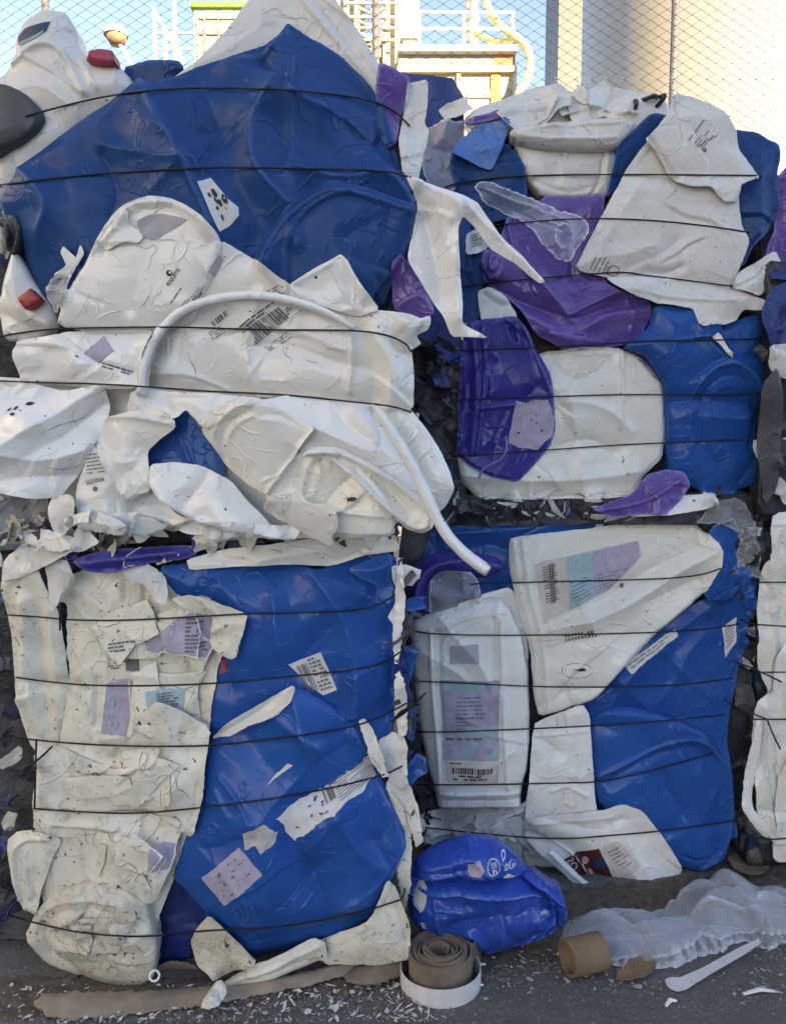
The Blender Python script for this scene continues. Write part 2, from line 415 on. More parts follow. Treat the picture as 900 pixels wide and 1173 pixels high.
_seed = [100]
BODY = {'round_lid', 'cap', 'drum_end', 'hoop_strap', 'strap', 'rim', 'handle', 'crushed_canister', 'crushed_drum', 'crushed_lid', 'rolled_end',
        'black_film_fill', 'grey_film', 'crushed_jug', 'crushed_tub', 'purple_ring'}
def piece(st, name, poly, d, mat, parent=None, mode='auto', bulge=0.015, bw=0.09, er=None, ed=None, crum=0.012, cn=6,
          sharp=150, seed=None, ridges=(), jag=0.3, rnd_=1, curl=0.0, skirt=0.07, thick=0.003, gap=None, sp=0.0052,
          fine=None, tilt=(0, 0), back=0.8, settle=0.15, auto=0.7, lean=True, **k):
    _seed[0] += 1
    rs = np.random.RandomState(_seed[0] if seed is None else seed)
    m = M[mat] if isinstance(mat, str) else mat
    if mode == 'auto': mode = 'body' if name in BODY else 'sheet'
    if gap is None: gap = 0.008 if mode == 'sheet' else 0.005
    if mode == 'pillow': gap = None
    if mode == 'sheet': bulge *= 0.3; bw = max(bw, 0.07)
    if er is None: er = 0.004 if name == 'round_lid' else 0.008 if mode == 'body' else 0.004
    if ed is None: ed = 0.003 if name == 'round_lid' else 0.006 if mode == 'body' else 0.0015
    if isinstance(mat, str) and mat.startswith('film'): crum = max(crum, 0.022); fine = 0.016; jag = 1.6; cn = 10; auto = 3.0; sp = 0.0042
    if fine is None: fine = 0.22 * crum
    if mode != 'decal' and gap is not None and lean:
        # a stiff piece leans on what lies under it: fit a plane to the relief there and rest on its high points
        Wq = np.array([xz(P(x, y, st.Y - d)) for x, y in poly]); s2 = st.win(Wq.min(0), Wq.max(0))
        mq = inside(st.U[s2], st.V[s2], Wq)
        if mq.sum() > 30:
            hq = np.maximum(st.H[s2][mq], d * 0.55); uq = st.U[s2][mq]; vq = st.V[s2][mq]
            A = np.stack([uq - uq.mean(), vq - vq.mean(), np.ones(len(uq))], 1)
            cf = np.linalg.lstsq(A, hq, rcond=None)[0]
            lim = 0.03 if name in ('cap', 'handle', 'rim') else 0.30 if mode == 'sheet' else 0.12
            tx, tz = np.clip(cf[0], -lim, lim) * 0.8, np.clip(cf[1], -lim, lim) * 0.8
            res_ = hq + gap - (tx * A[:, 0] + tz * A[:, 1])
            d = max(d * 0.8, min(np.percentile(res_, 92), d + 0.08))
            tilt = (tilt[0] + tx, tilt[1] + tz)
    Yp = st.Y - d
    px = chaikin(poly, 1, 0.13) if rnd_ == 1 else chaikin(poly, rnd_)
    if jag:
        px = resample(px, 4.0)
        n = len(px)
        j = rs.uniform(-1, 1, (n, 2)) * jag
        big = np.repeat(rs.uniform(-1, 1, (n // 4 + 1, 2)), 4, axis=0)[:n] * jag
        px = px + j * 0.7 + big
    W = np.array([xz(P(x, y, Yp)) for x, y in px])
    W = resample(W, sp * 1.1)
    # drop near-duplicate points
    keep = [0]
    for i in range(1, len(W)):
        if np.hypot(*(W[i] - W[keep[-1]])) > sp * 0.45: keep.append(i)
    W = W[keep]
    lo = W.min(0); hi = W.max(0)
    sl_ = st.win(lo, hi)
    U = st.U[sl_]; V = st.V[sl_]; H = st.H[sl_]
    D, _ = seg_dist(U, V, W, True)
    msk = inside(U, V, W)
    Dn = np.where(msk, D, 0)
    if mode == 'decal':
        h = boxblur(np.maximum(H, boxblur(H, 1)), 1) + gap
    else:
        h = np.full(U.shape, float(d))
        h += bulge * (1 - np.exp(-Dn / bw))
        h -= ed * np.clip(1 - Dn / er, 0, 1) ** 2
        cu, cv = (lo + hi) / 2
        h += tilt[0] * (U - cu) + tilt[1] * (V - cv)
        size = max(hi - lo); area = msk.sum() * RES * RES
        if crum:
            crum = crum * (2.0 if mode == 'sheet' else 1.6)
            h += crum * facets(U, V, rs, cn + 1, sharp)
            if fine:
                where = np.clip(waves(U, V, rs, size * 0.7, 5) + 0.45, 0, 1)
                h += fine * facets(U, V, rs, cn * 3 + 6, sharp * 2.2) * where
            # creases left by the press
            for _ in range(int(np.clip(area / 0.007, 1, 10) * auto)):
                c0 = np.array([rs.uniform(lo[0], hi[0]), rs.uniform(lo[1], hi[1])]); a = rs.uniform(0, 2 * pi); L = size * rs.uniform(0.18, 0.45)
                q = [c0]
                for _i in range(3):
                    a += rs.uniform(-0.5, 0.5); q.append(q[-1] + L / 3 * np.array([cos(a), sin(a)]))
                dd, side = seg_dist(U, V, smooth_open(q, 2))
                amp = rs.choice((-1, 1)) * rs.uniform(0.005, 0.011); wid = rs.uniform(0.0025, 0.006)
                if rs.rand() < 0.7: h += amp * (1.0 * np.clip(1 - dd / (wid * 9), 0, 1) ** 1.35 + 0.25 * np.exp(-dd / (wid * 0.5)))
                else: h += amp * 0.7 * np.tanh(side * dd / 0.003) * np.exp(-dd / (wid * 4))
        h += 0.0005 * waves(U, V, rs, 0.07, 6)
        for r in ridges:
            pts, amp, wid = r[0], r[1], r[2]; kind = r[3] if len(r) > 3 else 't'
            q = np.array([xz(P(x, y, Yp)) for x, y in smooth_open(pts, 2)])
            dd, side = seg_dist(U, V, q)
            if kind == 't' and wid >= 0.0075:      # a fold: two flat flanks meeting in a sharp crest
                h += amp * (1.1 * np.clip(1 - dd / (wid * 5.0), 0, 1) ** 1.35 + 0.18 * np.exp(-dd / (wid * 0.3)))
            elif kind == 't': h += amp * (0.7 * np.exp(-dd / (wid * 0.45)) + 0.4 * np.exp(-dd / (wid * 1.3)))
            elif kind == 'g': h += amp * np.exp(-(dd / wid) ** 2)
            elif kind == 's': h += amp * 0.5 * (1 + np.tanh(side * dd / (wid * 0.5))) * np.exp(-dd / (wid * 9))
        if curl:
            q = np.clip(waves(U, V, rs, 0.16, 5) + 0.25, 0, 1.4)
            h += curl * q * np.exp(-Dn / 0.022)
        h += st.Gv[sl_] * 0.8
        if gap is not None:
            fl = H + gap
            if mode == 'sheet' and settle:
                w = settle * np.clip(0.75 + 0.7 * waves(U, V, rs, 0.12, 5), 0, 1) * np.exp(-(Dn / 0.035) ** 1.5)
                h = h - w * np.maximum(0, h - (fl + 0.006))
            mk = boxblur(msk.astype(float), 1) > 0
            push = np.where(mk, np.maximum(0, fl - h), 0)
            soft = boxblur(boxblur(push, 5), 5)
            h = np.where(mk, np.maximum(h + soft, fl), h)
    # sampling patch
    x0 = U[0, 0]; z0 = V[0, 0]; nz, nx = U.shape
    def smp(x, z):
        fx = np.clip((x - x0) / RES, 0, nx - 1.001); fz = np.clip((z - z0) / RES, 0, nz - 1.001)
        i = fx.astype(int); j = fz.astype(int); a = fx - i; b = fz - j
        return (h[j, i] * (1 - a) + h[j, i + 1] * a) * (1 - b) + (h[j + 1, i] * (1 - a) + h[j + 1, i + 1] * a) * b
    # interior points
    gx = np.arange(lo[0], hi[0], sp); gz = np.arange(lo[1], hi[1], sp * 0.866)
    GX, GZ = np.meshgrid(gx, gz)
    GX = GX + (np.arange(len(gz)) % 2)[:, None] * sp * 0.5
    ii = np.clip(((GX - x0) / RES).round().astype(int), 0, nx - 1); jj = np.clip(((GZ - z0) / RES).round().astype(int), 0, nz - 1)
    ok = msk[jj, ii] & (D[jj, ii] > sp * 0.6)
    I = np.stack([GX[ok], GZ[ok]], 1)
    allp = np.vstack([W, I]); nb = len(W)
    vo, eo, fo, ov, oe, of = delaunay_2d_cdt([Vector(p) for p in allp], [], [list(range(nb))], 1, 1e-6)
    vo = np.array([(p.x, p.y) for p in vo]); fo = [tuple(f) for f in fo]
    hv = smp(vo[:, 0], vo[:, 1])
    # boundary loop from faces
    cnt = {}
    for f in fo:
        for a, b in zip(f, f[1:] + f[:1]):
            cnt[(a, b)] = 1
    bd = [(a, b) for (a, b) in cnt if (b, a) not in cnt]
    V3 = [(p[0], st.Y - q, p[1]) for p, q in zip(vo, hv)]
    faces = list(fo)
    # orientation: faces should look to -Y
    def area(f):
        a, b, c = (vo[i] for i in f[:3]); return (b[0] - a[0]) * (c[1] - a[1]) - (b[1] - a[1]) * (c[0] - a[0])
    if faces and np.median([area(f) for f in faces[:50]]) < 0:
        faces = [tuple(reversed(f)) for f in faces]; bd = [(b, a) for a, b in bd]
    bv = sorted({a for e in bd for a in e})
    if mode == 'body':
        c = vo.mean(0)
        for depth, shr in ((0.010, 0.0), (skirt, 0.03)):
            base = len(V3); mp = {}
            src = bv if depth == 0.010 else prev
            for n_, i in enumerate(bv):
                mp[i] = base + n_
                x, z = vo[i]; x = x + (c[0] - x) * shr; z = z + (c[1] - z) * shr
                V3.append((x, st.Y - hv[i] + depth, z))
            for a, b in bd:
                if depth == 0.010: faces.append((b, a, mp[a], mp[b]))
                else: faces.append((prevm[b], prevm[a], mp[a], mp[b]))
            prev = bv; prevm = mp
    elif mode == 'pillow':
        base = len(V3); mp = {i: i for i in bv}
        isb = set(bv)
        hb = np.median(hv[bv]) if bv else d
        for i in range(len(vo)):
            if i in isb: continue
            mp[i] = len(V3)
            V3.append((vo[i][0], st.Y - (d - back * (hv[i] - d)), vo[i][1]))
        faces += [tuple(mp[i] for i in reversed(f)) for f in faces]
    else:
        base = len(V3)
        for p, q in zip(vo, hv): V3.append((p[0], st.Y - q + thick, p[1]))
        nf = len(faces)
        faces += [tuple(i + base for i in reversed(f)) for f in faces]
        e0 = len(V3); mp = {}
        for n_, i in enumerate(bv):
            mp[i] = e0 + 2 * n_; V3.append(V3[i]); V3.append(V3[i + base])
        for a, b in bd: faces.append((mp[b], mp[a], mp[a] + 1, mp[b] + 1))
    if mode != 'film_skip':
        st.H[sl_] = np.where(msk, np.maximum(H, h) if mode != 'decal' else h, H)
    o = build(name, V3, faces, m, parent, **k)
    return o

def decal(st, parent, poly, mat, name='label_or_patch', gap=0.002, jag=0.0, rnd_=0, d=0.06, **k):
    return piece(st, name, poly, d, mat, parent, mode='decal', gap=gap, jag=jag, rnd_=rnd_, thick=0.0012, **k)

def drape_mesh(st, parent, name, quads, mat, d=0.06, gap=0.0022, **k):
    """quads: list of px polygons; each is laid on the surface as thin print"""
    V3 = []; Fs = []
    for q in quads:
        W = np.array([xz(P(x, y, st.Y - d)) for x, y in q])
        hh = st.sample(W[:, 0], W[:, 1]) + gap
        if hh.min() < -0.3: continue
        n = len(V3)
        V3 += [(w[0], st.Y - h_, w[1]) for w, h_ in zip(W, hh)]
        Fs.append(tuple(range(n, n + len(q))))
    return build(name, V3, Fs, M[mat], parent, smooth=False, **k)

def bil(q, s, t):
    a, b, c, d_ = (np.array(p, float) for p in q)
    return tuple(a * (1 - s) * (1 - t) + b * s * (1 - t) + c * s * t + d_ * (1 - s) * t)

def lines(q, rows, seed, fill=0.55, s0=0.05, s1=0.95, t0=0.05, t1=0.95, word=(0.05, 0.2), skip=0.12):
    r = random.Random(seed); out = []
    for i in range(rows):
        ta = t0 + (t1 - t0) * i / rows; tb = ta + (t1 - t0) / rows * fill
        s = s0; end = s0 + (s1 - s0) * r.uniform(0.55, 1.0)
        while s < end:
            w = r.uniform(*word)
            if r.random() > skip:
                e = min(s + w, s1); n = max(1, int((e - s) / 0.12))
                for j in range(n):
                    a = s + (e - s) * j / n; b = s + (e - s) * (j + 1) / n
                    out.append([bil(q, a, ta), bil(q, b, ta), bil(q, b, tb), bil(q, a, tb)])
            s += w + 0.03
    return out

def bars(q, n, seed, s0=0, s1=1, t0=0, t1=1):
    r = random.Random(seed); out = []; s = s0
    while s < s1:
        w = (s1 - s0) / n * r.choice((0.5, 0.8, 1.2)); e = min(s + w, s1)
        out.append([bil(q, s, t0), bil(q, e, t0), bil(q, e, t1), bil(q, s, t1)])
        s = e + (s1 - s0) / n * r.choice((0.4, 0.6, 1.0))
    return out

def blotches(q, n, seed, size=(0.03, 0.09)):
    r = random.Random(seed); out = []
    for _ in range(n):
        cs, ct = r.uniform(0.12, 0.88), r.uniform(0.12, 0.88); k = r.randint(5, 8)
        rr = r.uniform(*size); el = r.uniform(0.4, 1.0); a0 = r.uniform(0, 6)
        pts = []
        for i in range(k):
            a = 2 * pi * i / k; q_ = rr * r.uniform(0.55, 1.2)
            x = q_ * cos(a); y = q_ * el * sin(a)
            pts.append(bil(q, cs + x * cos(a0) - y * sin(a0), ct + x * sin(a0) + y * cos(a0)))
        out.append(pts)
    return out

def text_polys(txt, q, bold=0.0):
    cu = bpy.data.curves.new('t', 'FONT'); cu.body = txt; cu.resolution_u = 2; cu.offset = bold
    ob = bpy.data.objects.new('t', cu); COL.objects.link(ob)
    dg = bpy.context.evaluated_depsgraph_get()
    me = ob.evaluated_get(dg).to_mesh()
    v = np.array([tuple(x.co)[:2] for x in me.vertices]); fs = [list(p.vertices) for p in me.polygons]
    ob.to_mesh_clear()
    bpy.data.objects.remove(ob); bpy.data.curves.remove(cu)
    lo = v.min(0); hi = v.max(0)
    v = (v - lo) / (hi - lo)
    return [[bil(q, v[i][0], 1 - v[i][1]) for i in f] for f in fs]

def arc(cx, cy, rx, ry, a0, a1, n=14, rot=0):
    out = []
    for i in range(n + 1):
        a = radians(a0 + (a1 - a0) * i / n); x = rx * cos(a); y = ry * sin(a); r = radians(rot)
        out.append((cx + x * cos(r) - y * sin(r), cy + x * sin(r) + y * cos(r)))
    return out

def ribbon(pts, w):
    p = smooth_open(pts, 2); n = len(p)
    ww = np.interp(np.linspace(0, 1, n), np.linspace(0, 1, len(w)), w) if isinstance(w, (list, tuple)) else np.full(n, w)
    t = np.gradient(p, axis=0); t /= np.linalg.norm(t, axis=1)[:, None] + 1e-9
    nn = np.stack([-t[:, 1], t[:, 0]], 1)
    return [tuple(x) for x in np.vstack([p + nn * ww[:, None] / 2, (p - nn * ww[:, None] / 2)[::-1]])]

def par(pts, offs):
    """lines parallel to a polyline, offset in px"""
    p = np.asarray(pts, float); t = np.gradient(p, axis=0); t /= np.linalg.norm(t, axis=1)[:, None] + 1e-9
    nn = np.stack([-t[:, 1], t[:, 0]], 1)
    return [[tuple(x) for x in p + nn * o] for o in offs]

M['crack'] = flat('split_line', (0.10, 0.085, 0.065), 0.8, var=0.1, bump=0)
def layers(st, parent, region, n, mat, size, seed, d=0.08, curl=0.005, gap=0.006, mats=None, crum=0.005):
    """torn plies lying on a piece, parts of that piece; region = px polygon they stay inside"""
    r = random.Random(seed); R_ = np.array(region, float); lo = R_.min(0); hi = R_.max(0); k_ = 0; tries = 0
    while k_ < n and tries < 600:
        tries += 1
        cx_, cy_ = r.uniform(lo[0], hi[0]), r.uniform(lo[1], hi[1])
        if not inside(np.array([cx_]), np.array([cy_]), R_)[0]: continue
        w_ = r.uniform(*size); h_ = w_ * r.uniform(0.3, 0.8); a0 = r.gauss(0, 0.5) + r.choice((0, pi / 2))
        cn_ = [(-1, -1), (r.uniform(-.4, .4), -1 + r.uniform(-.3, .3)), (1, -1 + r.uniform(0, .6)), (1 + r.uniform(-.3, .2), r.uniform(-.4, .4)), (1 - r.uniform(0, .6), 1), (r.uniform(-.4, .4), 1 + r.uniform(-.5, .2)), (-1 + r.uniform(0, .3), 1 - r.uniform(0, .5))]
        pts = [(cx_ + w_ * x * cos(a0) - h_ * y * sin(a0), cy_ + w_ * x * sin(a0) + h_ * y * cos(a0)) for x, y in cn_]
        pin = inside(np.array([p[0] for p in pts]), np.array([p[1] for p in pts]), R_)
        if not pin.all(): continue
        piece(st, 'torn_layer', pts, d, r.choice(mats) if mats else mat, parent, mode='sheet', bulge=0.0, crum=crum, cn=3, curl=curl, jag=0.6, rnd_=0, thick=0.0025, gap=gap, settle=0.4, seed=seed * 100 + k_, auto=0.6)
        k_ += 1

def cracks(st, parent, region, n, seed, d=0.08, wid=(0.35, 0.75), length=(16, 60), mat='crack'):
    """split lines in brittle plastic"""
    r = random.Random(seed); R_ = np.array(region, float); lo = R_.min(0); hi = R_.max(0); quads = []; k_ = 0; tries = 0
    while k_ < n and tries < 800:
        tries += 1
        x, y = r.uniform(lo[0], hi[0]), r.uniform(lo[1], hi[1]); a = r.uniform(0, 2 * pi); L = r.uniform(*length); m_ = max(4, int(L / 4)); pts = [(x, y)]
        for _ in range(m_):
            a += r.gauss(0, 0.28); x += L / m_ * cos(a); y += L / m_ * sin(a); pts.append((x, y))
        if not inside(np.array([p[0] for p in pts]), np.array([p[1] for p in pts]), R_).all(): continue
        w = r.uniform(*wid); ww = [max(0.12, w * sin(pi * (i + 0.3) / (m_ + 0.6)) * r.uniform(0.5, 1.2)) for i in range(m_ + 1)]
        p = np.array(pts); t = np.gradient(p, axis=0); t /= np.linalg.norm(t, axis=1)[:, None] + 1e-9; nn = np.stack([-t[:, 1], t[:, 0]], 1)
        for i in range(m_):
            quads.append([tuple(p[i] + nn[i] * ww[i] / 2), tuple(p[i + 1] + nn[i + 1] * ww[i + 1] / 2), tuple(p[i + 1] - nn[i + 1] * ww[i + 1] / 2), tuple(p[i] - nn[i] * ww[i] / 2)])
        k_ += 1
    if quads: drape_mesh(st, parent, 'split_line', quads, mat, d=d, gap=0.0012, kind='stuff')

# ------------------------------------------------------------------ setting
m, nt, b = mat_new('asphalt')
v = coords(nt)
c = mix(nt, ramp(nt, noise(nt, v, 1.6, 6, 0.7), 0.35, 0.7), (0.115, 0.113, 0.112), (0.175, 0.168, 0.158))
c = mix(nt, mulf(nt, ramp(nt, noise(nt, v, 120, 3, 0.6), 0.56, 0.66), 0.7), c, (0.30, 0.29, 0.27))
c = mix(nt, mulf(nt, ramp(nt, noise(nt, v, 5, 7, 0.75), 0.55, 0.72), 0.5), c, (0.26, 0.235, 0.20))
nt.links.new(c, b.inputs['Base Color']); b.inputs['Roughness'].default_value = 0.85
bp = N(nt, 'ShaderNodeBump'); bp.inputs['Strength'].default_value = 1.0; bp.inputs['Distance'].default_value = 0.010
nt.links.new(noise(nt, v, 95, 6, 0.7), bp.inputs['Height']); nt.links.new(bp.outputs[0], b.inputs['Normal'])
M['asphalt'] = m
S = 400
build('ground', [(-S, -S, 0), (S, -S, 0), (S, S, 0), (-S, S, 0)], [(0, 1, 2, 3)], M['asphalt'], origin=(0, 0, 0), kind='structure')

M['conc'] = flat('render_wall', (0.30, 0.28, 0.25), 0.8, var=0.06, scale=3)
M['roofm'] = flat('grey_roof', (0.25, 0.25, 0.26), 0.7)
M['glassd'] = flat('dark_glass', (0.03, 0.04, 0.05), 0.1, bump=0)
# unseen hall behind the camera, added and sized so its shade covers the bales
hall = empty('shade_hall', (20, -15, 0), label='unseen hall added behind the viewer to shade the bales', cat='building')
q = MB(); q.box((1.6, -22, 0), (36, -11, 9.7)); q.out('wall', M['conc'], hall)
q = MB(); q.box((1.3, -22.4, 9.7), (36.4, -10.8, 10.1)); q.out('roof', M['roofm'], hall)
for i in range(3):
    x = 11 + i * 9
    q = MB(); q.box((x - 2, -11.01, 0.02), (x + 2, -10.93, 4.2)); q.out('door', M['roofm'], hall)

# unseen shed added at left; its sunlit wall bounces warm light onto the bales
M['shedw'] = flat('bounce_shed_wall', (0.82, 0.75, 0.61), 0.8, var=0.05, scale=2)
shed = empty('bounce_shed', (-11, -5, 0), label='unseen pale shed added at left to bounce sunlight onto the bales', cat='building')
q = MB(); q.box((-15, -17, 0), (-7, 3.5, 6.8)); q.out('wall', M['shedw'], shed)
q = MB(); q.box((-15.3, -17.3, 6.8), (-6.8, 3.8, 7.1)); q.out('roof', M['roofm'], shed)
for i in range(2):
    q = MB(); q.box((-6.99, -12 + i * 9, 0.02), (-6.9, -9 + i * 9, 3.6)); q.out('door', M['roofm'], shed)

# ------------------------------------------------------------------ what stands beyond the fence
M['cream'] = flat('cream_paint', (0.46, 0.40, 0.26), 0.55, var=0.10, scale=2)
M['creamd'] = flat('green_grey_paint', (0.30, 0.29, 0.24), 0.7, var=0.2, scale=2)  # darker green-grey tone for beams, bands and braces
M['rust'] = flat('rust_red_paint', (0.42, 0.16, 0.09), 0.8, var=0.2, scale=3)
M['orange'] = flat('rust_stain', (0.62, 0.32, 0.10), 0.8, var=0.2, scale=5)
M['wpaint'] = flat('white_paint', (0.60, 0.59, 0.56), 0.5, var=0.05, scale=3)
M['yhose'] = flat('yellow_hose', (0.68, 0.58, 0.25), 0.5, var=0.08, scale=6)
M['tank'] = flat('tank_paint', (0.30, 0.275, 0.235), 0.22, var=0.06, scale=0.6, bump=0.02, spec=0.9)
M['duct'] = flat('galvanised_duct', (0.075, 0.073, 0.068), 0.5, var=0.08, scale=2)
YB = 15.0
def bx(mb, x0, y0, x1, y1, Y, dep):
    a = P(x0, y1, Y); b_ = P(x1, y0, Y); mb.box((a.x, Y, a.z), (b_.x, Y + dep, b_.z))
# process platform
plat = empty('process_platform', (0, YB, 0), label='cream steel process platform with white handrail beyond the fence', cat='platform')
plat.location = (P(530, 100, YB).x, YB, 0)
q = MB(); bx(q, 455, 51, 592, 58, YB - 0.15, 4.3); q.out('deck', M['wpaint'], plat)
q = MB(); bx(q, 456, 58, 565, 75, YB, 4); q.out('fascia_beam', M['creamd'], plat)
q = MB(); bx(q, 565, 58, 590, 75, YB - 0.01, 4); q.out('fascia_beam', M['rust'], plat, label='rust red end of the beam')
q = MB(); bx(q, 455, 75, 592, 82, YB - 0.06, 4.1); q.out('ledge', M['cream'], plat)
for i, (a, b_) in enumerate(((456, 523), (527, 587))):
    q = MB(); bx(q, a, 82, b_, 102, YB + 0.05, 3.5); q.out('panel', M['cream'], plat)
    q = MB(); bx(q, a, 102, b_, 112, YB + 0.02, 3.5); q.out('panel', M['creamd'], plat)
    q = MB(); bx(q, a, 112, b_, 165, YB + 0.05, 3.5); q.out('panel', M['cream'], plat)
for x in (456, 525, 589):
    a = P(x - 2.2, 82, YB); b_ = P(x + 2.2, 82, YB)
    q = MB(); q.box((a.x, YB - 0.02, 0), (b_.x, YB + 0.2, a.z)); q.out('post', M['cream'], plat)
q = MB(); bx(q, 562, 84, 573, 118, YB + 0.005, 0.04); q.out('rust_patch', M['orange'], plat)
for yy in (14, 33):
    q = MB(); q.tube([P(478, yy, YB), P(588, yy, YB), P(588, yy, YB) + Vector((0, 3.6, 0))], 0.028); q.out('handrail', M['wpaint'], plat)
for x in (480, 531, 587):
    q = MB(); q.tube([P(x, 14, YB), P(x, 52, YB)], 0.028); q.out('rail_post', M['wpaint'], plat)
for x, yy in ((587, 33), (587, 14)):
    pass
# tall machine left of it
mach = empty('process_machine', (P(435, 100, YB).x, YB, 0), label='tall cream process machine with open lattice frame behind the fence post', cat='machine')
q = MB(); a = P(440, -60, YB + 0.5); b_ = P(480, 0, YB + 0.5); q.box((a.x, YB + 0.5, 0), (b_.x, YB + 2.5, a.z)); q.out('cabinet', M['cream'], mach)
q = MB(); a = P(384, -60, YB + 1); b_ = P(412, 0, YB + 1); q.box((a.x, YB + 1, 0), (b_.x, YB + 2.5, a.z)); q.out('cabinet', M['cream'], mach)
q = MB(); bx(q, 408, 46, 450, 66, YB + 0.6, 1.5); q.out('gearbox', M['creamd'], mach)
for x in (395, 416, 427, 440, 456):
    q = MB(); a = P(x, -50, YB + 0.3); q.box((a.x - 0.03, YB + 0.3, 0), (a.x + 0.03, YB + 0.36, a.z)); q.out('upright', M['cream'], mach)
for yy in (2, 18, 30, 44):
    q = MB(); bx(q, 395, yy, 456, yy + 2, YB + 0.22, 0.05); q.out('cross_bar', M['wpaint'], mach)
for yy in (9, 24, 38):
    q = MB(); q.tube([P(410, yy, YB + 0.27), P(428, yy + 8, YB + 0.27), P(440, yy, YB + 0.27)], 0.03); q.out('brace', M['creamd'], mach)
# stack pipe and hoses
sp_ = empty('vent_pipe', (P(541, 50, YB + 1).x, YB + 1, P(541, 50, YB + 1).z), label='upright white vent pipe standing on the platform deck', cat='pipe')
q = MB(); a = P(541, 52, YB + 1); q.tube([a, P(541, -60, YB + 1)], 0.115, 14); q.out('pipe', M['wpaint'], sp_, smooth=True)
for yy in (3, 24, 38):
    q = MB(); a = P(541, yy, YB + 1); q.tube([a, a + Vector((0, 0, 0.06))], 0.145, 14); q.out('flange', M['wpaint'], sp_)
def hose(name, pts, r, lab):
    q = MB(); w = [P(x, y, YB + 0.6 - 0.02 * i) for i, (x, y) in enumerate(smooth_open(pts, 3))]
    q.tube(w, r, 8); return q.out(name, M['yhose'], smooth=True, label=lab, cat='hose')
hose('hose', [(553, -40), (556, 5), (565, 22), (580, 36), (596, 46), (606, 60), (608, 78), (602, 95), (594, 104), (592, 125)], 0.075, 'thick yellow hose looping down the right end of the platform')
hose('hose', [(545, 38), (556, 44), (570, 48), (590, 49), (600, 50)], 0.06, 'short yellow hose running level from the white vent pipe')
# green-trimmed hut
hut = empty('control_hut', (P(255, 60, YB).x, YB, 0), label='cream hut with green roof edge left of the white sheet', cat='hut')
a = P(222, 10, YB); b_ = P(345, 10, YB)
q = MB(); q.box((a.x, YB, 0), (b_.x, YB + 2.5, a.z)); q.out('wall', M['cream'], hut)
q = MB(); q.box((a.x - 0.05, YB - 0.08, a.z), (b_.x + 0.05, YB + 2.6, a.z + 0.09)); q.out('roof_edge', M['green'], hut)
for (x0, y0, x1, y1) in ((226, 20, 270, 21.2), (226, 38, 280, 39.2), (226, 20, 227.4, 80), (234, 22, 235.2, 80), (250, 22, 251, 60)):
    q = MB(); bx(q, x0, y0, x1, y1, YB - 0.04, 0.06); q.out('batten', M['creamd'], hut)
# stair tower
lad = empty('stair_tower', (P(190, 60, YB).x, YB, 0), label='white access ladder and stair rails left of the cream hut', cat='ladder')
for x, top in ((176.5, 8), (189, 30), (199, -40), (203, 48)):
    a = P(x, top, YB); q = MB(); q.tube([(a.x, YB, 0), a], 0.035 if x != 199 else 0.045); q.out('upright', M['wpaint'] if x != 199 else M['cream'], lad)
for yy in (38, 56):
    q = MB(); q.tube([P(176, yy, YB), P(222, yy, YB)], 0.022); q.out('rail', M['wpaint'], lad)
q = MB(); q.tube([P(178, 14, YB), P(212, 74, YB)], 0.03); q.out('stringer', M['wpaint'], lad)
# lamp
lamp = empty('yard_lamp', (P(150, 75, 13).x, 13, 0), label='white domed yard lamp on a leaning arm beyond the fence', cat='lamp')
c0 = P(133, 42, 13)
vsx = []; fsx = []
for i in range(9):
    a = pi / 2 * i / 8
    for k_ in range(20):
        t = 2 * pi * k_ / 20; vsx.append((c0.x + 0.19 * sin(a) * cos(t), 13 + 0.19 * sin(a) * sin(t), c0.z + 0.01 + 0.17 * cos(a)))
for i in range(8):
    for k_ in range(20): fsx.append((i * 20 + k_, i * 20 + (k_ + 1) % 20, (i + 1) * 20 + (k_ + 1) % 20, (i + 1) * 20 + k_))
build('lamp_shade', vsx, fsx, M['wpaint'], lamp)
q = MB(); q.tube([c0 + Vector((0.01, 0, 0.0)), c0 + Vector((0.02, 0, -0.12))], [0.17, 0.11], 16); q.out('lamp_base', M['card'], lamp, smooth=True)
q = MB(); e = P(153, 76, 13); q.tube([c0 + Vector((0.05, 0, -0.1)), e, (e.x + 0.1, 13, 0)], 0.03); q.out('arm', M['wpaint'], lamp)
# tank
YT = 20.0
tk = empty('storage_tank', (P(832, 100, YT + 3.6).x, YT + 3.6, 0), label='big pale cylindrical storage tank with sun glare at upper right', cat='tank')
cx = P(832, 100, YT + 3.6).x; cy = YT + 3.6; R0 = 4.45
vsx = []; fsx = []
zz = [0, 3.05, 3.06, 6.1, 6.11, 9.2, 9.21, 12.5, 12.51, 17]
for j, z in enumerate(zz):
    r = R0 - (0.006 if j % 4 in (1, 2) else 0)
    for k_ in range(96): vsx.append((cx + r * cos(2 * pi * k_ / 96), cy + r * sin(2 * pi * k_ / 96), z))
for j in range(len(zz) - 1):
    for k_ in range(96): fsx.append((j * 96 + k_, j * 96 + (k_ + 1) % 96, (j + 1) * 96 + (k_ + 1) % 96, (j + 1) * 96 + k_))
build('shell', vsx, fsx, M['tank'], tk)
for z in ():
    q = MB(); q.tube([(cx + (R0 + 0.02) * cos(2 * pi * i / 72), cy + (R0 + 0.02) * sin(2 * pi * i / 72), z) for i in range(73)], 0.03, 6); q.out('hoop', M['tank'], tk)
q = MB(); a = P(640, 0, YT - 1); b_ = P(667, 0, YT - 1)
q.box((a.x, YT - 1, 0), (b_.x, YT + 0.6, 16)); q.out('riser_duct', M['duct'], label='square grey riser duct standing left of the storage tank', cat='duct')

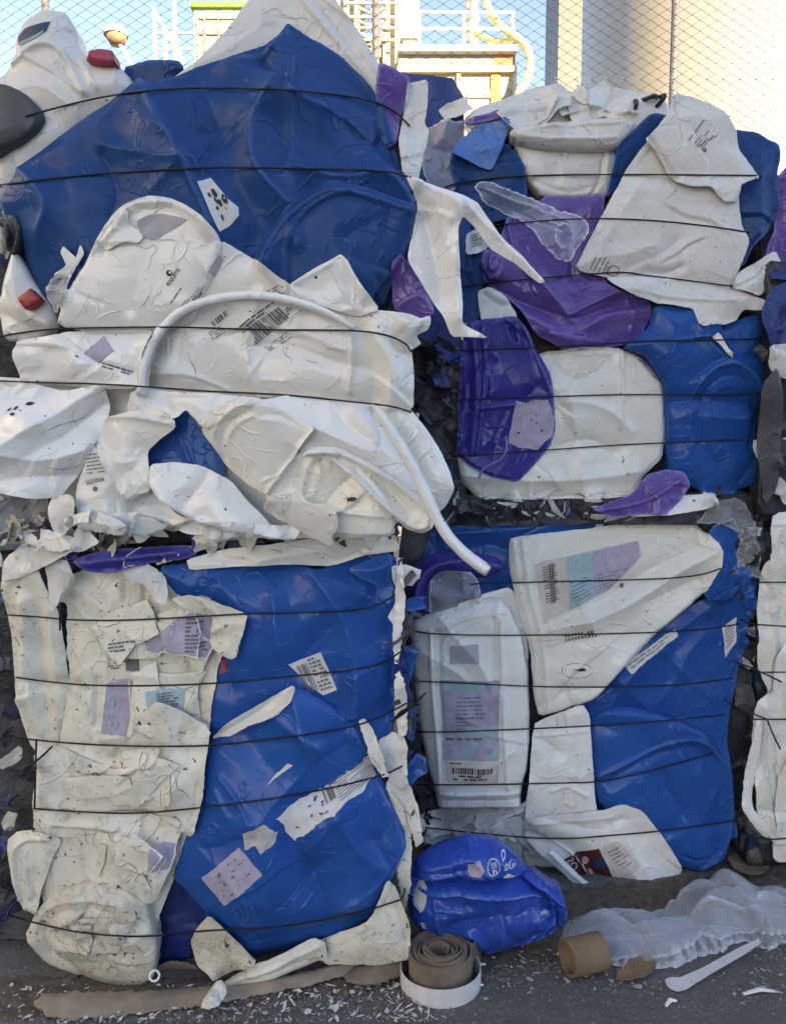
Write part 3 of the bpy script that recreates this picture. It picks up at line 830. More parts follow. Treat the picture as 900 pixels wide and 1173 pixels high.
# ------------------------------------------------------------------ chain-link fence
YF = 4.4
M['galv'] = flat('galvanised_steel', (0.20, 0.20, 0.21), 0.55, 0.6, var=0.1, bump=0)
M['galvw'] = flat('galvanised_wire', (0.05, 0.05, 0.055), 0.6, 0.3, var=0.1, bump=0)
fence = empty('chain_link_fence', (0, YF, 0), label='tall grey chain link fence running behind the bales', cat='fence')
for i, x in enumerate((-330, 50, 430, 775, 1130)):
    a = P(x, 20, YF); q = MB(); q.tube([(a.x, YF + 0.03, 0), (a.x, YF + 0.03, 4.5)], 0.021, 10); q.out('post', M['galv'], fence, smooth=True)
q = MB()
pitch = 0.045
xs0, xs1, zb, zt = -2.9, 2.9, 1.6, 4.45
n = int((xs1 - xs0) / pitch)
nz_ = int((zt - zb) / pitch)
wr = 0.0021
for i in range(n):
    # every wire zigzags between two columns of diamonds
    pts = []
    for j in range(nz_ + 1):
        sx = xs0 + i * pitch + (pitch * 0.5 if (i + j) % 2 else -pitch * 0.5) * 1.04
        pts.append((sx, YF + (0.003 if (i + j) % 2 else -0.003), zb + j * pitch * 0.62))
    q.tube(pts, wr, 3, cap=False)
    if len(pts) and zb + nz_ * pitch * 0.62 < zt:
        pts2 = []
        j0 = nz_
        jm = int((zt - zb) / (pitch * 0.62))
        for j in range(j0, jm + 1):
            sx = xs0 + i * pitch + (pitch * 0.5 if (i + j) % 2 else -pitch * 0.5) * 1.04
            pts2.append((sx, YF + (0.003 if (i + j) % 2 else -0.003), zb + j * pitch * 0.62))
        q.tube(pts2, wr, 3, cap=False)
q.out('wire_mesh', M['galvw'], fence, kind='stuff')
for z in (2.6, 3.92):
    q = MB(); q.tube([(-2.9, YF - 0.008, z), (2.9, YF - 0.008, z - 0.03)], 0.0028, 5); q.out('tension_wire', M['galv'], fence)

# ------------------------------------------------------------------ bales: core blocks
m, nt, b = mat_new('compressed_scrap')
v = coords(nt)
vo_ = N(nt, 'ShaderNodeTexVoronoi'); vo_.inputs['Scale'].default_value = 11
nt.links.new(v, vo_.inputs['Vector'])
cr = N(nt, 'ShaderNodeValToRGB'); cr.color_ramp.interpolation = 'CONSTANT'
els = [(0, (0.03, 0.03, 0.035, 1)), (0.3, (0.004, 0.022, 0.08, 1)), (0.5, (0.07, 0.07, 0.07, 1)), (0.62, (0.02, 0.015, 0.06, 1)), (0.75, (0.13, 0.125, 0.115, 1)), (0.85, (0.08, 0.08, 0.085, 1))]
cr.color_ramp.elements[0].color = els[0][1]; cr.color_ramp.elements[1].position = els[1][0]; cr.color_ramp.elements[1].color = els[1][1]
for p_, c_ in els[2:]:
    e = cr.color_ramp.elements.new(p_); e.color = c_
sep = N(nt, 'ShaderNodeSeparateColor'); nt.links.new(vo_.outputs['Color'], sep.inputs[0]); nt.links.new(sep.outputs[0], cr.inputs[0])
nt.links.new(cr.outputs[0], b.inputs['Base Color']); b.inputs['Roughness'].default_value = 0.5
bp = N(nt, 'ShaderNodeBump'); bp.inputs['Strength'].default_value = 0.9; bp.inputs['Distance'].default_value = 0.02
nt.links.new(noise(nt, v, 20, 5, 0.6, 1.5), bp.inputs['Height']); nt.links.new(bp.outputs[0], b.inputs['Normal'])
M['core'] = m

def core(parent, x0, x1, y0, y1, z0, z1, seed):
    rs = np.random.RandomState(seed)
    bm = bmesh.new(); bmesh.ops.create_cube(bm, size=1.0)
    for v_ in bm.verts: v_.co = Vector(((x0 + x1) / 2 + v_.co.x * (x1 - x0), (y0 + y1) / 2 + v_.co.y * (y1 - y0), (z0 + z1) / 2 + v_.co.z * (z1 - z0)))
    bmesh.ops.subdivide_edges(bm, edges=bm.edges[:], cuts=38, use_grid_fill=True)
    co = np.array([tuple(v_.co) for v_ in bm.verts])
    n1 = facets(co[:, 0] + co[:, 1], co[:, 2], rs, 40, 60) * 0.03 + waves(co[:, 0] + co[:, 1], co[:, 2] * 2.5, rs, 0.14, 9) * 0.010
    c_ = np.array([(x0 + x1) / 2, (y0 + y1) / 2, (z0 + z1) / 2]); hf = np.array([(x1 - x0), (y1 - y0), (z1 - z0)]) / 2
    for i, v_ in enumerate(bm.verts):
        r_ = (co[i] - c_) / hf
        on = np.abs(np.abs(r_) - 1) < 1e-3
        dlt = np.sign(r_) * on * (n1[i] - 0.025) * np.array([1, 1, 0.15])
        v_.co = Vector(co[i] + dlt)
    bm.verts.index_update()
    vv = [tuple(v_.co) for v_ in bm.verts]; ff = [tuple(w.index for w in f.verts) for f in bm.faces]; bm.free()
    return build('compressed_core', vv, ff, M['core'], parent)

WL1 = [[(30,133),(105,113),(170,103),(250,100),(340,103),(420,113),(450,125),(468,143)],
       [(0,212),(60,204),(140,197),(230,192),(300,192),(380,194),(440,195),(470,203)],
       [(-15,388),(30,380),(70,376),(200,374),(300,378),(400,378),(440,382),(465,393),(470,402)],
       [(-5,436),(40,438),(130,440),(230,448),(330,452),(400,460),(450,465),(470,472)]]
WL2 = [[(5,704),(50,707),(75,710),(130,711),(200,708),(280,703),(340,702),(400,700),(430,695),(452,682)],
       [(0,773),(60,782),(120,786),(200,785),(260,782),(330,775),(400,768),(440,760),(458,747)],
       [(5,843),(60,850),(140,855),(240,855),(300,848),(380,838),(430,825),(470,803)],
       [(10,923),(45,927),(110,931),(160,932),(225,926),(300,917),(370,905),(440,888),(460,878)],
       [(10,1048),(50,1060),(100,1070),(170,1074),(240,1065),(300,1065),(370,1055),(425,1042),(460,1030)]]
WR1 = [[(505,217),(520,210),(570,203),(640,200),(700,200),(760,200),(872,201)],
       [(540,260),(600,255),(640,251),(700,250),(760,253),(820,260),(857,266)],
       [(525,329),(560,324),(600,320),(660,315),(715,311),(735,315),(780,320),(838,328)],
       [(518,402),(560,400),(620,398),(680,395),(740,390),(800,390),(875,388)],
       [(518,458),(580,456),(640,454),(700,452),(760,452),(830,453),(870,450)],
       [(518,523),(560,520),(620,516),(700,510),(765,507),(865,503)]]
WR2 = [[(540,669),(640,666),(740,664),(800,660),(828,650)],
       [(468,722),(500,727),(600,728),(700,726),(790,723),(845,715)],
       [(475,780),(560,784),(620,787),(700,787),(780,785),(838,777)],
       [(470,838),(500,839),(580,836),(670,832),(760,826),(828,819)],
       [(478,899),(560,899),(640,897),(690,896),(750,882),(815,863)],
       [(488,948),(560,956),(640,962),(700,957),(760,952),(842,940)]]
WS2 = [[(868,667),(905,667)],[(862,715),(905,718)],[(860,770),(905,770)],[(862,824),(905,824)],[(855,957),(880,962),(905,960)]]
SL = Stack(1.95, -1.25, 0.65, -0.1, 2.75, WL1 + WL2)
SR = Stack(2.42, -0.05, 1.45, -0.1, 2.85, WR1 + WR2)
SF = Stack(2.35, 0.9, 1.6, -0.1, 2.75, WS2)

G4 = 'wire-tied bales in the stacks'
def bale(x0, x1, y0, y1, z0, z1, seed, lab):
    e = empty('plastic_bale', ((x0 + x1) / 2, (y0 + y1) / 2, z0), label=lab, cat='bale', group=G4)
    core(e, x0, x1, y0, y1, z0, z1, seed)
    return e
bLL = bale(-1.16, 0.005, 1.955, 3.05, 0.02, 1.10, 1, 'lower left bale of dirty white and blue crushed plastic')
bUL = bale(-1.18, 0.03, 1.955, 3.05, 1.112, 2.22, 2, 'upper left bale with a big blue drum and white drum walls')
bLR = bale(0.075, 1.06, 2.43, 3.5, 0.02, 1.155, 3, 'lower right bale of white canisters and blue drums on the asphalt')
bUR = bale(0.21, 1.10, 2.43, 3.5, 1.165, 2.33, 4, 'upper right bale with purple sheets and a torn white panel')
bFR = bale(1.13, 2.1, 2.36, 3.4, 0.02, 1.10, 5, 'white bale cut off by the lower right picture edge')
bFU = bale(1.14, 2.1, 2.46, 3.4, 1.12, 2.2, 6, 'blue and purple bale cut off by the upper right picture edge')

# ------------------------------------------------------------------ lower left bale, back to front
GW = 'crushed plastic containers in the bales'
def T(lab, cat, group=GW): return dict(label=lab, cat=cat, group=group)
S_ = SL
LB1 = piece(S_, 'crushed_drum', [(180,648),(250,640),(330,644),(365,652),(400,641),(440,633),(455,642),(452,690),(458,760),(450,830),(440,870),(400,880),(300,880),(230,870),(235,800),(250,755),(250,700),(205,690)],
      0.03, 'B', bulge=0.05, bw=0.08, crum=0.022, cn=5, seed=11,
      ridges=[([(355,652),(380,680),(400,720),(410,770),(405,835)],0.018,0.018),([(190,690),(260,662),(330,648)],-0.012,0.02),
              ([(355,652),(400,668),(440,700)],0.010,0.012),([(440,700),(450,760),(446,820)],-0.014,0.015),([(410,770),(440,755)],0.008,0.01),([(365,700),(372,760)],0.004,0.006)],
      **T('flattened blue drum wall behind the white label in the upper lower-left bale','drum'))
lb = decal(S_, LB1, [(330,762),(367,748),(386,790),(370,797),(352,785)], 'paper')
qd = [(330,762),(367,748),(386,790),(350,803)]
drape_mesh(S_, lb, 'print', lines(qd, 9, 3, s0=.55, s1=.95, word=(.04,.12)) + bars([bil(qd,.18,.12),bil(qd,.5,.12),bil(qd,.5,.85),bil(qd,.18,.85)], 8, 2), 'inkg')
piece(S_, 'plastic_sheet', [(398,652),(425,640),(448,634),(452,660),(448,690),(430,690),(432,670),(412,662)], 0.06, 'B', mode='sheet', curl=0.008, crum=0.01, ridges=[([(405,655),(446,648)],0.01,0.01)],
      **T('small folded blue flap at the top right corner of the lower left bale','plastic sheet'))
# side shards
layers(S_, bLL, [(438,645),(488,645),(492,965),(450,965)], 11, 'W', (11,26), 31, d=0.0, curl=0.02, crum=0.014, mats=['Ws','Wg','B','Bd','Kg','B'])
layers(S_, bLL, [(-15,660),(30,655),(26,1060),(-15,1060)], 9, 'W', (10,22), 32, d=0.0, curl=0.02, crum=0.014, mats=['Wd','Kg','K','Bd','Kg'])
side = [([(455,640),(461,640),(464,690),(458,760),(450,760),(452,700)],'Ws','narrow white plastic edge sticking out beside the folded blue flap'),
        ([(448,760),(462,745),(470,790),(478,830),(470,850),(456,820)],'Bd','dark blue plastic shard at the bale side above the twisted wire'),
        ([(452,770),(460,765),(466,800),(468,840),(458,850),(452,820)],'Ws','white torn shard beside the dark blue one at the bale side'),
        ([(432,845),(450,838),(466,846),(468,880),(462,905),(440,890)],'Ws','torn white shard under the twisted wire'),
        ([(440,900),(452,880),(462,885),(480,925),(484,960),(478,968),(468,950)],'Wg','grey white sheet hanging at the right side of the lower left bale'),
        ([(410,825),(420,822),(432,850),(446,890),(437,892),(425,868)],'Wc','white strip between the two blue drums'),
        ([(445,900),(465,930),(472,965),(470,1010),(462,1060),(455,1000),(458,965)],'Wd','dirty white ragged edge right of the blue drum')]
for i, (pl, mt, lab) in enumerate(side):
    piece(S_, 'plastic_shard', pl, 0.03 if i < 4 else 0.045, mt, mode='sheet', curl=0.012, crum=0.012, jag=1.2, seed=40 + i, **T(lab, 'plastic shard', 'torn shards at the bale sides'))
piece(S_, 'plastic_sheet', [(200,1003),(225,1010),(248,1030),(252,1060),(225,1070),(216,1100),(185,1108),(170,1100),(172,1060)], 0.03, 'Bd', bulge=0.02, ridges=[([(205,1010),(228,1032),(243,1040)],0.01,0.012)],
      **T('deep blue plastic piece between the muddy lid and the white triangle','plastic sheet'))
o = piece(S_, 'crushed_drum', [(238,852),(262,830),(300,808),(335,787),(348,788),(382,809),(408,835),(425,875),(440,905),(467,965),(452,1000),(428,1050),(385,1080),(340,1092),(292,1101),(270,1085),(240,1045),(203,1005),(200,995),(225,930),(233,885)],
      0.075, 'B', bulge=0.055, bw=0.07, crum=0.024, cn=5, seed=23, skirt=0.12,
      ridges=[([(340,955),(365,1000),(380,1036)],-0.020,0.016),([(380,1034),(430,1012),(464,968)],0.016,0.014),([(340,955),(390,925),(440,905)],0.008,0.02),
              ([(335,787),(350,830),(360,870),(320,905),(300,930)],0.014,0.014),([(255,885),(275,905),(290,930)],0.009,0.007),([(250,900),(265,925)],0.006,0.006),
              ([(360,870),(400,850),(412,838)],-0.012,0.015),([(230,960),(265,985),(300,1040)],0.008,0.015),([(285,1060),(340,1010),(378,975)],-0.008,0.01)],
      **T('big crushed blue drum with torn labels at the bottom of the lower left bale','drum'))
piece(S_, 'inner_lining', [(240,850),(258,830),(300,806),(333,787),(338,790),(335,800),(318,818),(288,830),(262,843)], 0.10, 'Wg', parent=o, mode='sheet', crum=0.008, ridges=[([(245,848),(290,822),(335,792)],-0.022,0.012,'g'),([(262,843),(300,826),(332,803)],0.012,0.006)])
lb = decal(S_, o, [(320,925),(345,906),(385,890),(427,863),(437,888),(400,912),(365,935),(340,953),(330,940)], 'paper', jag=1.6)
qd = [(320,925),(427,863),(437,888),(335,953)]
drape_mesh(S_, lb, 'print', lines([bil(qd,.55,0),bil(qd,1,0),bil(qd,1,1),bil(qd,.55,1)], 9, 5, word=(.2,.5), fill=.3) + bars([bil(qd,.45,.1),bil(qd,.55,.1),bil(qd,.55,.6),bil(qd,.45,.6)], 4, 3), 'inkg')
drape_mesh(S_, lb, 'torn_hole', blotches([bil(qd,.03,0),bil(qd,.5,0),bil(qd,.5,1),bil(qd,.03,1)], 9, 6), 'B', gap=0.0026)
lb = decal(S_, o, [(283,940),(308,928),(322,940),(318,952),(303,960),(298,952),(286,958)], 'paper_g', jag=1.0)
lb = decal(S_, o, [(238,991),(280,955),(307,984),(263,1021)], 'lilac', jag=0.5)
drape_mesh(S_, lb, 'print', blotches([(238,991),(280,955),(307,984),(263,1021)], 26, 4, (0.012, 0.045)), 'inkg')
lb = decal(S_, o, [(338,868),(316,885),(308,892),(320,878),(332,866)], 'paper', jag=0.4)
drape_mesh(S_, o, 'pen_mark', [[(x + 0.8*k, y) for k, (x, y) in enumerate(((a, 1030 - h_), (a + 1.6, 1030 - h_), (a + 4.6, 1030), (a + 3, 1030)))] for a, h_ in ((276,8),(282,14),(289,12),(296,16),(303,10))], 'inkb')
# dirty white wall on the left
piece(S_, 'crushed_container', [(0,668),(22,652),(42,641),(52,665),(68,700),(74,760),(78,860),(60,880),(30,850),(18,800),(10,720)], 0.055, 'Wd', bulge=0.025, bw=0.03, crum=0.012, seed=61, fine=0.004,
      ridges=[([(10,670),(40,650)],0.008,0.006),([(25,690),(30,740),(25,800)],0.014,0.008),([(45,700),(50,780),(55,850)],-0.012,0.008),([(58,700),(62,780),(66,850)],0.012,0.008),([(14,720),(22,800),(38,845)],-0.012,0.006)],
      **T('tall creased dirty white container at the left edge of the lower bale','container'))
piece(S_, 'plastic_sheet', [(48,640),(60,622),(70,625),(84,650),(88,662),(70,690),(62,700),(54,670)], 0.075, 'Wg', mode='sheet', curl=0.01, crum=0.014, ridges=[([(55,640),(75,650),(85,655)],0.012,0.01)],
      **T('small bent greyish flap above the tall creased white container','plastic sheet'))
wall = piece(S_, 'crushed_container', [(70,690),(82,660),(98,650),(130,652),(165,648),(188,664),(202,684),(236,682),(262,700),(268,740),(250,757),(238,850),(228,905),(214,960),(200,1003),(180,1060),(150,1075),(60,1060),(42,1000),(40,930),(42,855),(66,860),(74,800)],
      0.072, 'Wd', bulge=0.03, bw=0.06, crum=0.016, cn=8, seed=67, fine=0.004, jag=0.8,
      ridges=[([(80,695),(105,720),(115,750)],0.007,0.006),([(80,690),(76,760),(62,850)],-0.015,0.008),([(125,690),(122,760),(118,835)],0.006,0.006),([(140,670),(140,690)],-0.012,0.008,'g'),([(162,672),(165,700)],-0.014,0.008,'g'),
              ([(158,730),(200,712),(240,700)],0.010,0.007),([(110,780),(112,830)],-0.010,0.010,'g'),([(215,760),(218,790)],-0.010,0.007),([(120,845),(180,838),(235,840)],0.010,0.01)],
      **T('broad dirty white container wall with lilac and teal labels','container'))
layers(S_, wall, [(80,665),(180,665),(235,690),(262,705),(240,840),(80,850),(85,760)], 6, 'Wd', (24,50), 5)
cracks(S_, wall, [(80,665),(180,665),(235,690),(262,705),(240,840),(80,850),(85,760)], 12, 15)
lb = decal(S_, wall, [(170,733),(200,712),(215,703),(243,702),(243,752),(205,750),(168,745)], 'lilac', jag=0.8)
drape_mesh(S_, lb, 'print', lines([(212,706),(240,706),(240,748),(214,748)], 9, 8, word=(.1,.35)), 'inkg')
lb = decal(S_, wall, [(122,784),(152,780),(150,818),(146,842),(118,838)], 'lilac', jag=0.8)
drape_mesh(S_, lb, 'print', blotches([(122,784),(152,780),(146,842),(118,838)], 10, 14, (.04,.12)), 'teal')
lb = decal(S_, wall, [(168,790),(212,788),(210,815),(172,812)], 'teal', jag=0.8)
drape_mesh(S_, lb, 'print', lines([(180,792),(208,790),(206,812),(182,810)], 6, 18), 'inkg')
decal(S_, wall, [(143,756),(158,756),(158,769),(143,769)], 'inkg', name='print')
drape_mesh(S_, wall, 'print', lines([(122,760),(140,758),(140,768),(122,770)], 3, 9) + lines([(125,735),(160,730),(160,745),(125,748)], 3, 10), 'inkg')
decal(S_, wall, [(132,1002 - 222),(150,1000 - 222),(150,1004 - 222),(132,1006 - 222)], 'greyp', name='print')
piece(S_, 'plastic_sheet', [(196,684),(222,680),(252,690),(284,704),(280,722),(268,757),(240,742),(243,705),(215,700)], 0.11, 'Wd', mode='sheet', curl=0.012, crum=0.012, jag=0.7, ridges=[([(225,682),(262,715),(240,725)],0.008,0.006)],
      **T('jagged cream flap lying over the blue drum beside the lilac label','plastic sheet'))
piece(S_, 'plastic_sheet', [(140,650),(165,645),(186,660),(195,690),(180,690),(165,672),(145,662)], 0.10, 'Wg', mode='sheet', curl=0.014, crum=0.016, jag=0.8, **T('curled greyish scrap on the top edge of the dirty white wall','plastic sheet'))
decal(S_, wall, [(252,758),(258,757),(258,772),(251,774)], 'R', name='red_tab')
flap = piece(S_, 'plastic_sheet', [(118,880),(125,858),(150,848),(157,822),(184,801),(205,812),(242,835),(237,872),(236,902),(224,955),(200,938),(150,925),(125,930),(60,925),(46,918),(44,870),(62,856)],
      0.10, 'Wd', mode='sheet', curl=0.008, crum=0.018, cn=8, seed=72, fine=0.004, jag=0.7,
      ridges=[([(185,802),(192,840),(205,890),(200,920)],0.012,0.010),([(130,870),(160,835)],-0.008,0.008),([(160,905),(185,912),(205,895)],0.014,0.008),([(90,890),(98,925)],0.008,0.006),([(140,880),(160,885),(170,870)],0.016,0.008),([(165,915),(180,905)],0.018,0.007)],
      **T('large dented dirty white flap across the middle of the lower left bale','plastic sheet'))
layers(S_, flap, [(60,862),(150,855),(200,830),(234,845),(226,940),(60,922)], 4, 'Wd', (22,44), 6)
cracks(S_, flap, [(60,862),(150,855),(200,830),(234,845),(226,940),(60,922)], 9, 16, d=0.12)
spk = piece(S_, 'crushed_container', [(30,935),(60,925),(160,932),(212,930),(200,985),(180,1030),(150,1040),(100,1010),(95,960),(60,958)], 0.10, 'Wd', bulge=0.02, crum=0.014, seed=77, fine=0.005, jag=0.7,
      ridges=[([(60,944),(135,947)],0.016,0.006),([(70,952),(130,955)],-0.012,0.006),([(160,930),(162,980),(170,1030)],0.010,0.007),([(80,960),(84,1020)],0.008,0.006)],
      **T('speckled white container panel with a moulded handle bar','container'))
layers(S_, spk, [(60,930),(205,932),(190,1000),(165,1030),(100,1010)], 4, 'Wd', (18,36), 7)
cracks(S_, spk, [(60,930),(205,932),(190,1000),(165,1030),(100,1010)], 8, 17, d=0.12)
lb = decal(S_, wall, [(182,955),(212,958),(205,985),(180,982)], 'lilac', jag=1)
piece(S_, 'crushed_container', [(6,965),(18,955),(60,953),(72,962),(60,985),(48,1020),(40,1050),(22,1045),(10,1010)], 0.105, 'Wd', bulge=0.02, bw=0.025, crum=0.010, seed=80,
      ridges=[([(60,958),(22,962),(14,985),(20,1035)],0.020,0.007),([(30,972),(34,1030)],0.010,0.005),([(42,970),(40,1030)],-0.008,0.006)],
      **T('squashed white canister with a looped handle at the lower left edge','canister'))
mud = piece(S_, 'round_lid', [(24,1080),(40,1045),(62,1025),(95,1012),(120,1010),(150,1018),(170,1035),(180,1065),(182,1090),(178,1115),(160,1130),(125,1135),(90,1128),(50,1110)], 0.12, 'Wm', bulge=0.025, bw=0.05, crum=0.016, seed=83, fine=0.006, jag=0.8,
      ridges=[(arc(110,1075,72,50,150,330),0.010,0.006),(arc(110,1075,60,40,150,330),-0.008,0.006),([(60,1070),(95,1050),(110,1030)],-0.014,0.006),([(70,1085),(120,1082),(176,1058)],0.012,0.008),([(125,1055),(150,1040),(172,1050)],-0.012,0.005)],
      **T('mud-caked round white lid at the foot of the lower left bale','lid'))
layers(S_, mud, [(50,1045),(120,1016),(170,1040),(176,1110),(110,1128),(50,1095)], 4, 'Wm', (16,34), 8)
cracks(S_, mud, [(50,1045),(120,1016),(170,1040),(176,1110),(110,1128),(50,1095)], 12, 18, d=0.14)
piece(S_, 'plastic_sheet', [(240,1046),(268,1073),(297,1101),(262,1120),(244,1129),(236,1120),(222,1112),(213,1090),(224,1068)], 0.15, 'Wm', mode='sheet', curl=0.004, crum=0.010, seed=86, **T('mud-splashed white triangle in front of the blue drum','plastic sheet'))
piece(S_, 'crushed_container', [(360,1082),(388,1072),(425,1052),(444,1004),(455,1020),(470,1062),(470,1100),(440,1108),(400,1112),(372,1112)], 0.11, 'Wd', bulge=0.03, crum=0.014, seed=88, fine=0.004,
      ridges=[([(446,1010),(460,1050),(466,1095)],-0.012,0.006),([(450,1008),(464,1045)],0.012,0.005)],
      **T('dirty white container end at the bottom right corner of the lower left bale','container'))
piece(S_, 'crushed_container', [(258,1122),(290,1103),(330,1092),(358,1080),(372,1086),(374,1108),(340,1118),(290,1128),(262,1130)], 0.15, 'Wd', bulge=0.03, bw=0.02, crum=0.008, seed=89,
      ridges=[([(262,1124),(320,1106),(366,1088)],0.010,0.007),([(300,1118),(350,1106)],-0.01,0.006)],
      **T('rolled dirty white plastic lying below the big blue drum','plastic roll'))
piece(S_, 'plastic_sheet', [(170,1108),(200,1100),(225,1108),(242,1128),(200,1140),(172,1130)], 0.06, 'cardd', crum=0.01, jag=1, **T('rusty brown clump under the deep blue piece','scrap'))

# top edge of the lower left bale
layers(S_, bLL, [(-10,592),(470,592),(470,640),(230,640),(90,640),(-10,665)], 26, 'W', (9,26), 33, d=0.03, curl=0.02, crum=0.014, mats=['Wd','W','Wg','Kg','Wc','Pb'])
piece(S_, 'plastic_sheet', [(215,640),(260,628),(320,622),(380,614),(452,612),(458,632),(420,636),(380,650),(330,646),(270,648),(220,652)], 0.05, 'W', bulge=0.02, crum=0.012, seed=91,
      ridges=[([(300,640),(360,632),(400,618)],0.012,0.008),([(385,645),(420,630),(450,618)],-0.012,0.006)], **T('flattened white wall edge on top of the blue drum in the lower left bale','plastic sheet'))
piece(S_, 'plastic_sheet', [(84,642),(105,633),(150,628),(215,625),(229,630),(214,641),(160,647),(128,657),(100,654)], 0.085, 'Pb', bulge=0.02, bw=0.02, crum=0.008, seed=92, ridges=[([(95,645),(150,638),(215,632)],0.010,0.008)],
      **T('dark violet strip squeezed between the two left bales','plastic sheet'))
piece(S_, 'plastic_sheet', [(0,640),(30,620),(80,612),(95,628),(60,645),(30,660),(0,668)], 0.06, 'Wg', mode='sheet', curl=0.014, crum=0.016, seed=93, jag=0.8, **T('greyish crumpled flap above the left edge of the lower bale','plastic sheet'))
piece(S_, 'plastic_sheet', [(12,608),(50,606),(85,615),(100,625),(70,632),(30,625)], 0.075, 'W', mode='sheet', curl=0.012, crum=0.012, seed=94, jag=0.8, **T('pale pointed flap under the tongue-shaped scrap','plastic sheet'))

# ------------------------------------------------------------------ upper left bale, back to front
piece(S_, 'plastic_sheet', [(140,78),(175,70),(210,72),(215,110),(150,112)], -0.02, 'Bu', bulge=0.01, crum=0.006, **T('small blue piece showing between the white jug and the big white panel','plastic sheet'))
jug = piece(S_, 'crushed_jug', [(-20,230),(-20,95),(6,78),(14,60),(16,40),(28,22),(50,10),(74,14),(86,30),(90,54),(104,70),(134,74),(150,90),(156,104),(150,125),(100,150),(40,215),(0,240)], 0.03, 'Wg',
      bulge=0.04, bw=0.04, crum=0.014, cn=7, seed=103,
      ridges=[([(15,75),(50,56),(75,60),(105,115)],0.014,0.007),([(35,70),(70,90),(102,115)],0.010,0.006),([(98,75),(110,95),(118,110)],0.010,0.006),([(0,120),(50,100),(90,130)],0.010,0.010),([(135,78),(138,100)],0.008,0.006)],
      **T('white crushed jug with blue wave label and pink cap at the top left','jug'))
lb = decal(S_, jug, [(14,35),(24,27),(40,25),(56,22),(52,34),(41,40),(28,43),(15,45)], 'inkb')
drape_mesh(S_, lb, 'wave_print', [[(16,44),(28,41.5),(41,38.5),(50,33.5),(48,37),(40,42),(28,45),(18,47)]], 'teal')
piece(S_, 'cap', [(102,57),(115,55),(128,57),(132,72),(115,73),(99,69)], 0.09, 'Rp', parent=jug, bulge=0.008, bw=0.02, er=0.004, ed=0.003, rnd_=0, jag=0, crum=0.0, skirt=0.05, ridges=[([(101,66),(131,69)],0.004,0.004)])
piece(S_, 'drum_end', [(-20,92),(8,96),(28,106),(44,122),(47,134),(40,147),(22,160),(0,173),(-20,178)], 0.10, 'Kg', bulge=0.015, bw=0.02, crum=0.006, ridges=[(arc(-10,135,50,34,-70,70),0.006,0.005)], **T('dark grey drum end jutting in at the left edge','drum end'))
panel = piece(S_, 'plastic_sheet', [(178,108),(200,90),(225,75),(245,52),(265,28),(285,0),(300,-16),(330,-22),(372,-18),(388,4),(415,40),(438,82),(446,104),(440,116),(420,130),(330,110),(250,125)], 0.035, 'Wg', bulge=0.03, bw=0.05, crum=0.010, seed=105,
      ridges=[([(335,-10),(375,35),(405,70),(430,100)],0.010,0.006),([(350,-12),(385,30),(415,70)],-0.008,0.006),([(415,60),(436,95),(442,112)],0.014,0.008),([(225,78),(262,60),(300,30)],0.008,0.010)],
      **T('large white panel folded over the top of the big blue drum','plastic sheet'))
piece(S_, 'plastic_sheet', [(434,74),(452,80),(470,88),(466,108),(458,130),(455,160),(440,170),(430,110)], -0.02, 'P', bulge=0.02, crum=0.008, **T('purple sheet peeking out right of the white top panel','plastic sheet'))
piece(S_, 'plastic_sheet', [(468,95),(490,90),(490,118),(486,140),(492,150),(480,200),(478,235),(462,210),(456,165),(462,130)], -0.035, 'Wg', bulge=0.02, crum=0.014, ridges=[([(466,130),(462,200)],0.012,0.008),([(488,120),(470,150)],-0.01,0.008)], **T('white folded box standing behind the right edge of the blue drum','box'))
drum = piece(S_, 'crushed_drum', [(2,238),(14,215),(32,193),(100,137),(162,97),(176,100),(200,86),(262,64),(300,50),(318,36),(328,22),(346,33),(390,60),(424,94),(438,116),(450,150),(458,188),(472,214),(478,233),(472,268),(456,302),(438,350),(300,390),(90,380),(52,350),(30,295),(14,268)],
      0.06, 'Bu', bulge=0.075, bw=0.09, er=0.02, ed=0.02, crum=0.034, cn=7, sharp=150, seed=207, skirt=0.16,
      ridges=[([(167,98),(185,135),(203,165),(220,195),(252,268)],0.0360,0.020),([(320,100),(300,135),(293,165),(298,205),(335,243)],0.0330,0.016),
              ([(320,100),(345,122),(385,134),(408,145),(432,182),(445,197)],0.0300,0.016),([(302,72),(330,98)],-0.0330,0.010),([(262,72),(300,70),(320,36)],0.0180,0.010),
              ([(345,200),(395,212),(445,197),(475,231)],0.0240,0.012),([(230,100),(262,165),(228,165),(210,150)],-0.0180,0.016),([(395,140),(425,170),(440,150),(452,180)],-0.0300,0.012),
              ([(30,200),(60,225),(75,250),(60,275)],0.0180,0.012),([(130,190),(150,230),(140,260)],-0.0210,0.018),([(60,195),(120,165),(160,110)],0.0120,0.012),([(270,160),(240,220),(270,270)],-0.0180,0.025)],
      **T('huge dented blue drum filling the top of the upper left bale','drum'))
piece(S_, 'drum_end', [(290,302),(306,268),(326,244),(352,223),(380,206),(412,213),(450,224),(477,234),(474,262),(456,302),(428,337),(400,360),(330,345)], 0.135, 'Bu', parent=drum, bulge=0.012, bw=0.02, crum=0.008, seed=111, skirt=0.08,
      ridges=[(smooth_open([(300,305),(316,270),(340,243),(375,219),(405,222),(440,232),(468,240)],1),0.012,0.006),(smooth_open([(333,335),(332,290),(345,257),(372,233),(400,226),(432,238)],1),-0.008,0.006),(smooth_open([(328,335),(327,287),(342,252),(370,229),(402,221)],1),0.007,0.004)])
lb = decal(S_, drum, [(230,213),(243,206),(254,219),(262,229),(273,237),(274,247),(264,258),(253,267),(243,245)], 'paper', d=0.13)
qd = [(230,213),(243,206),(274,240),(253,267)]
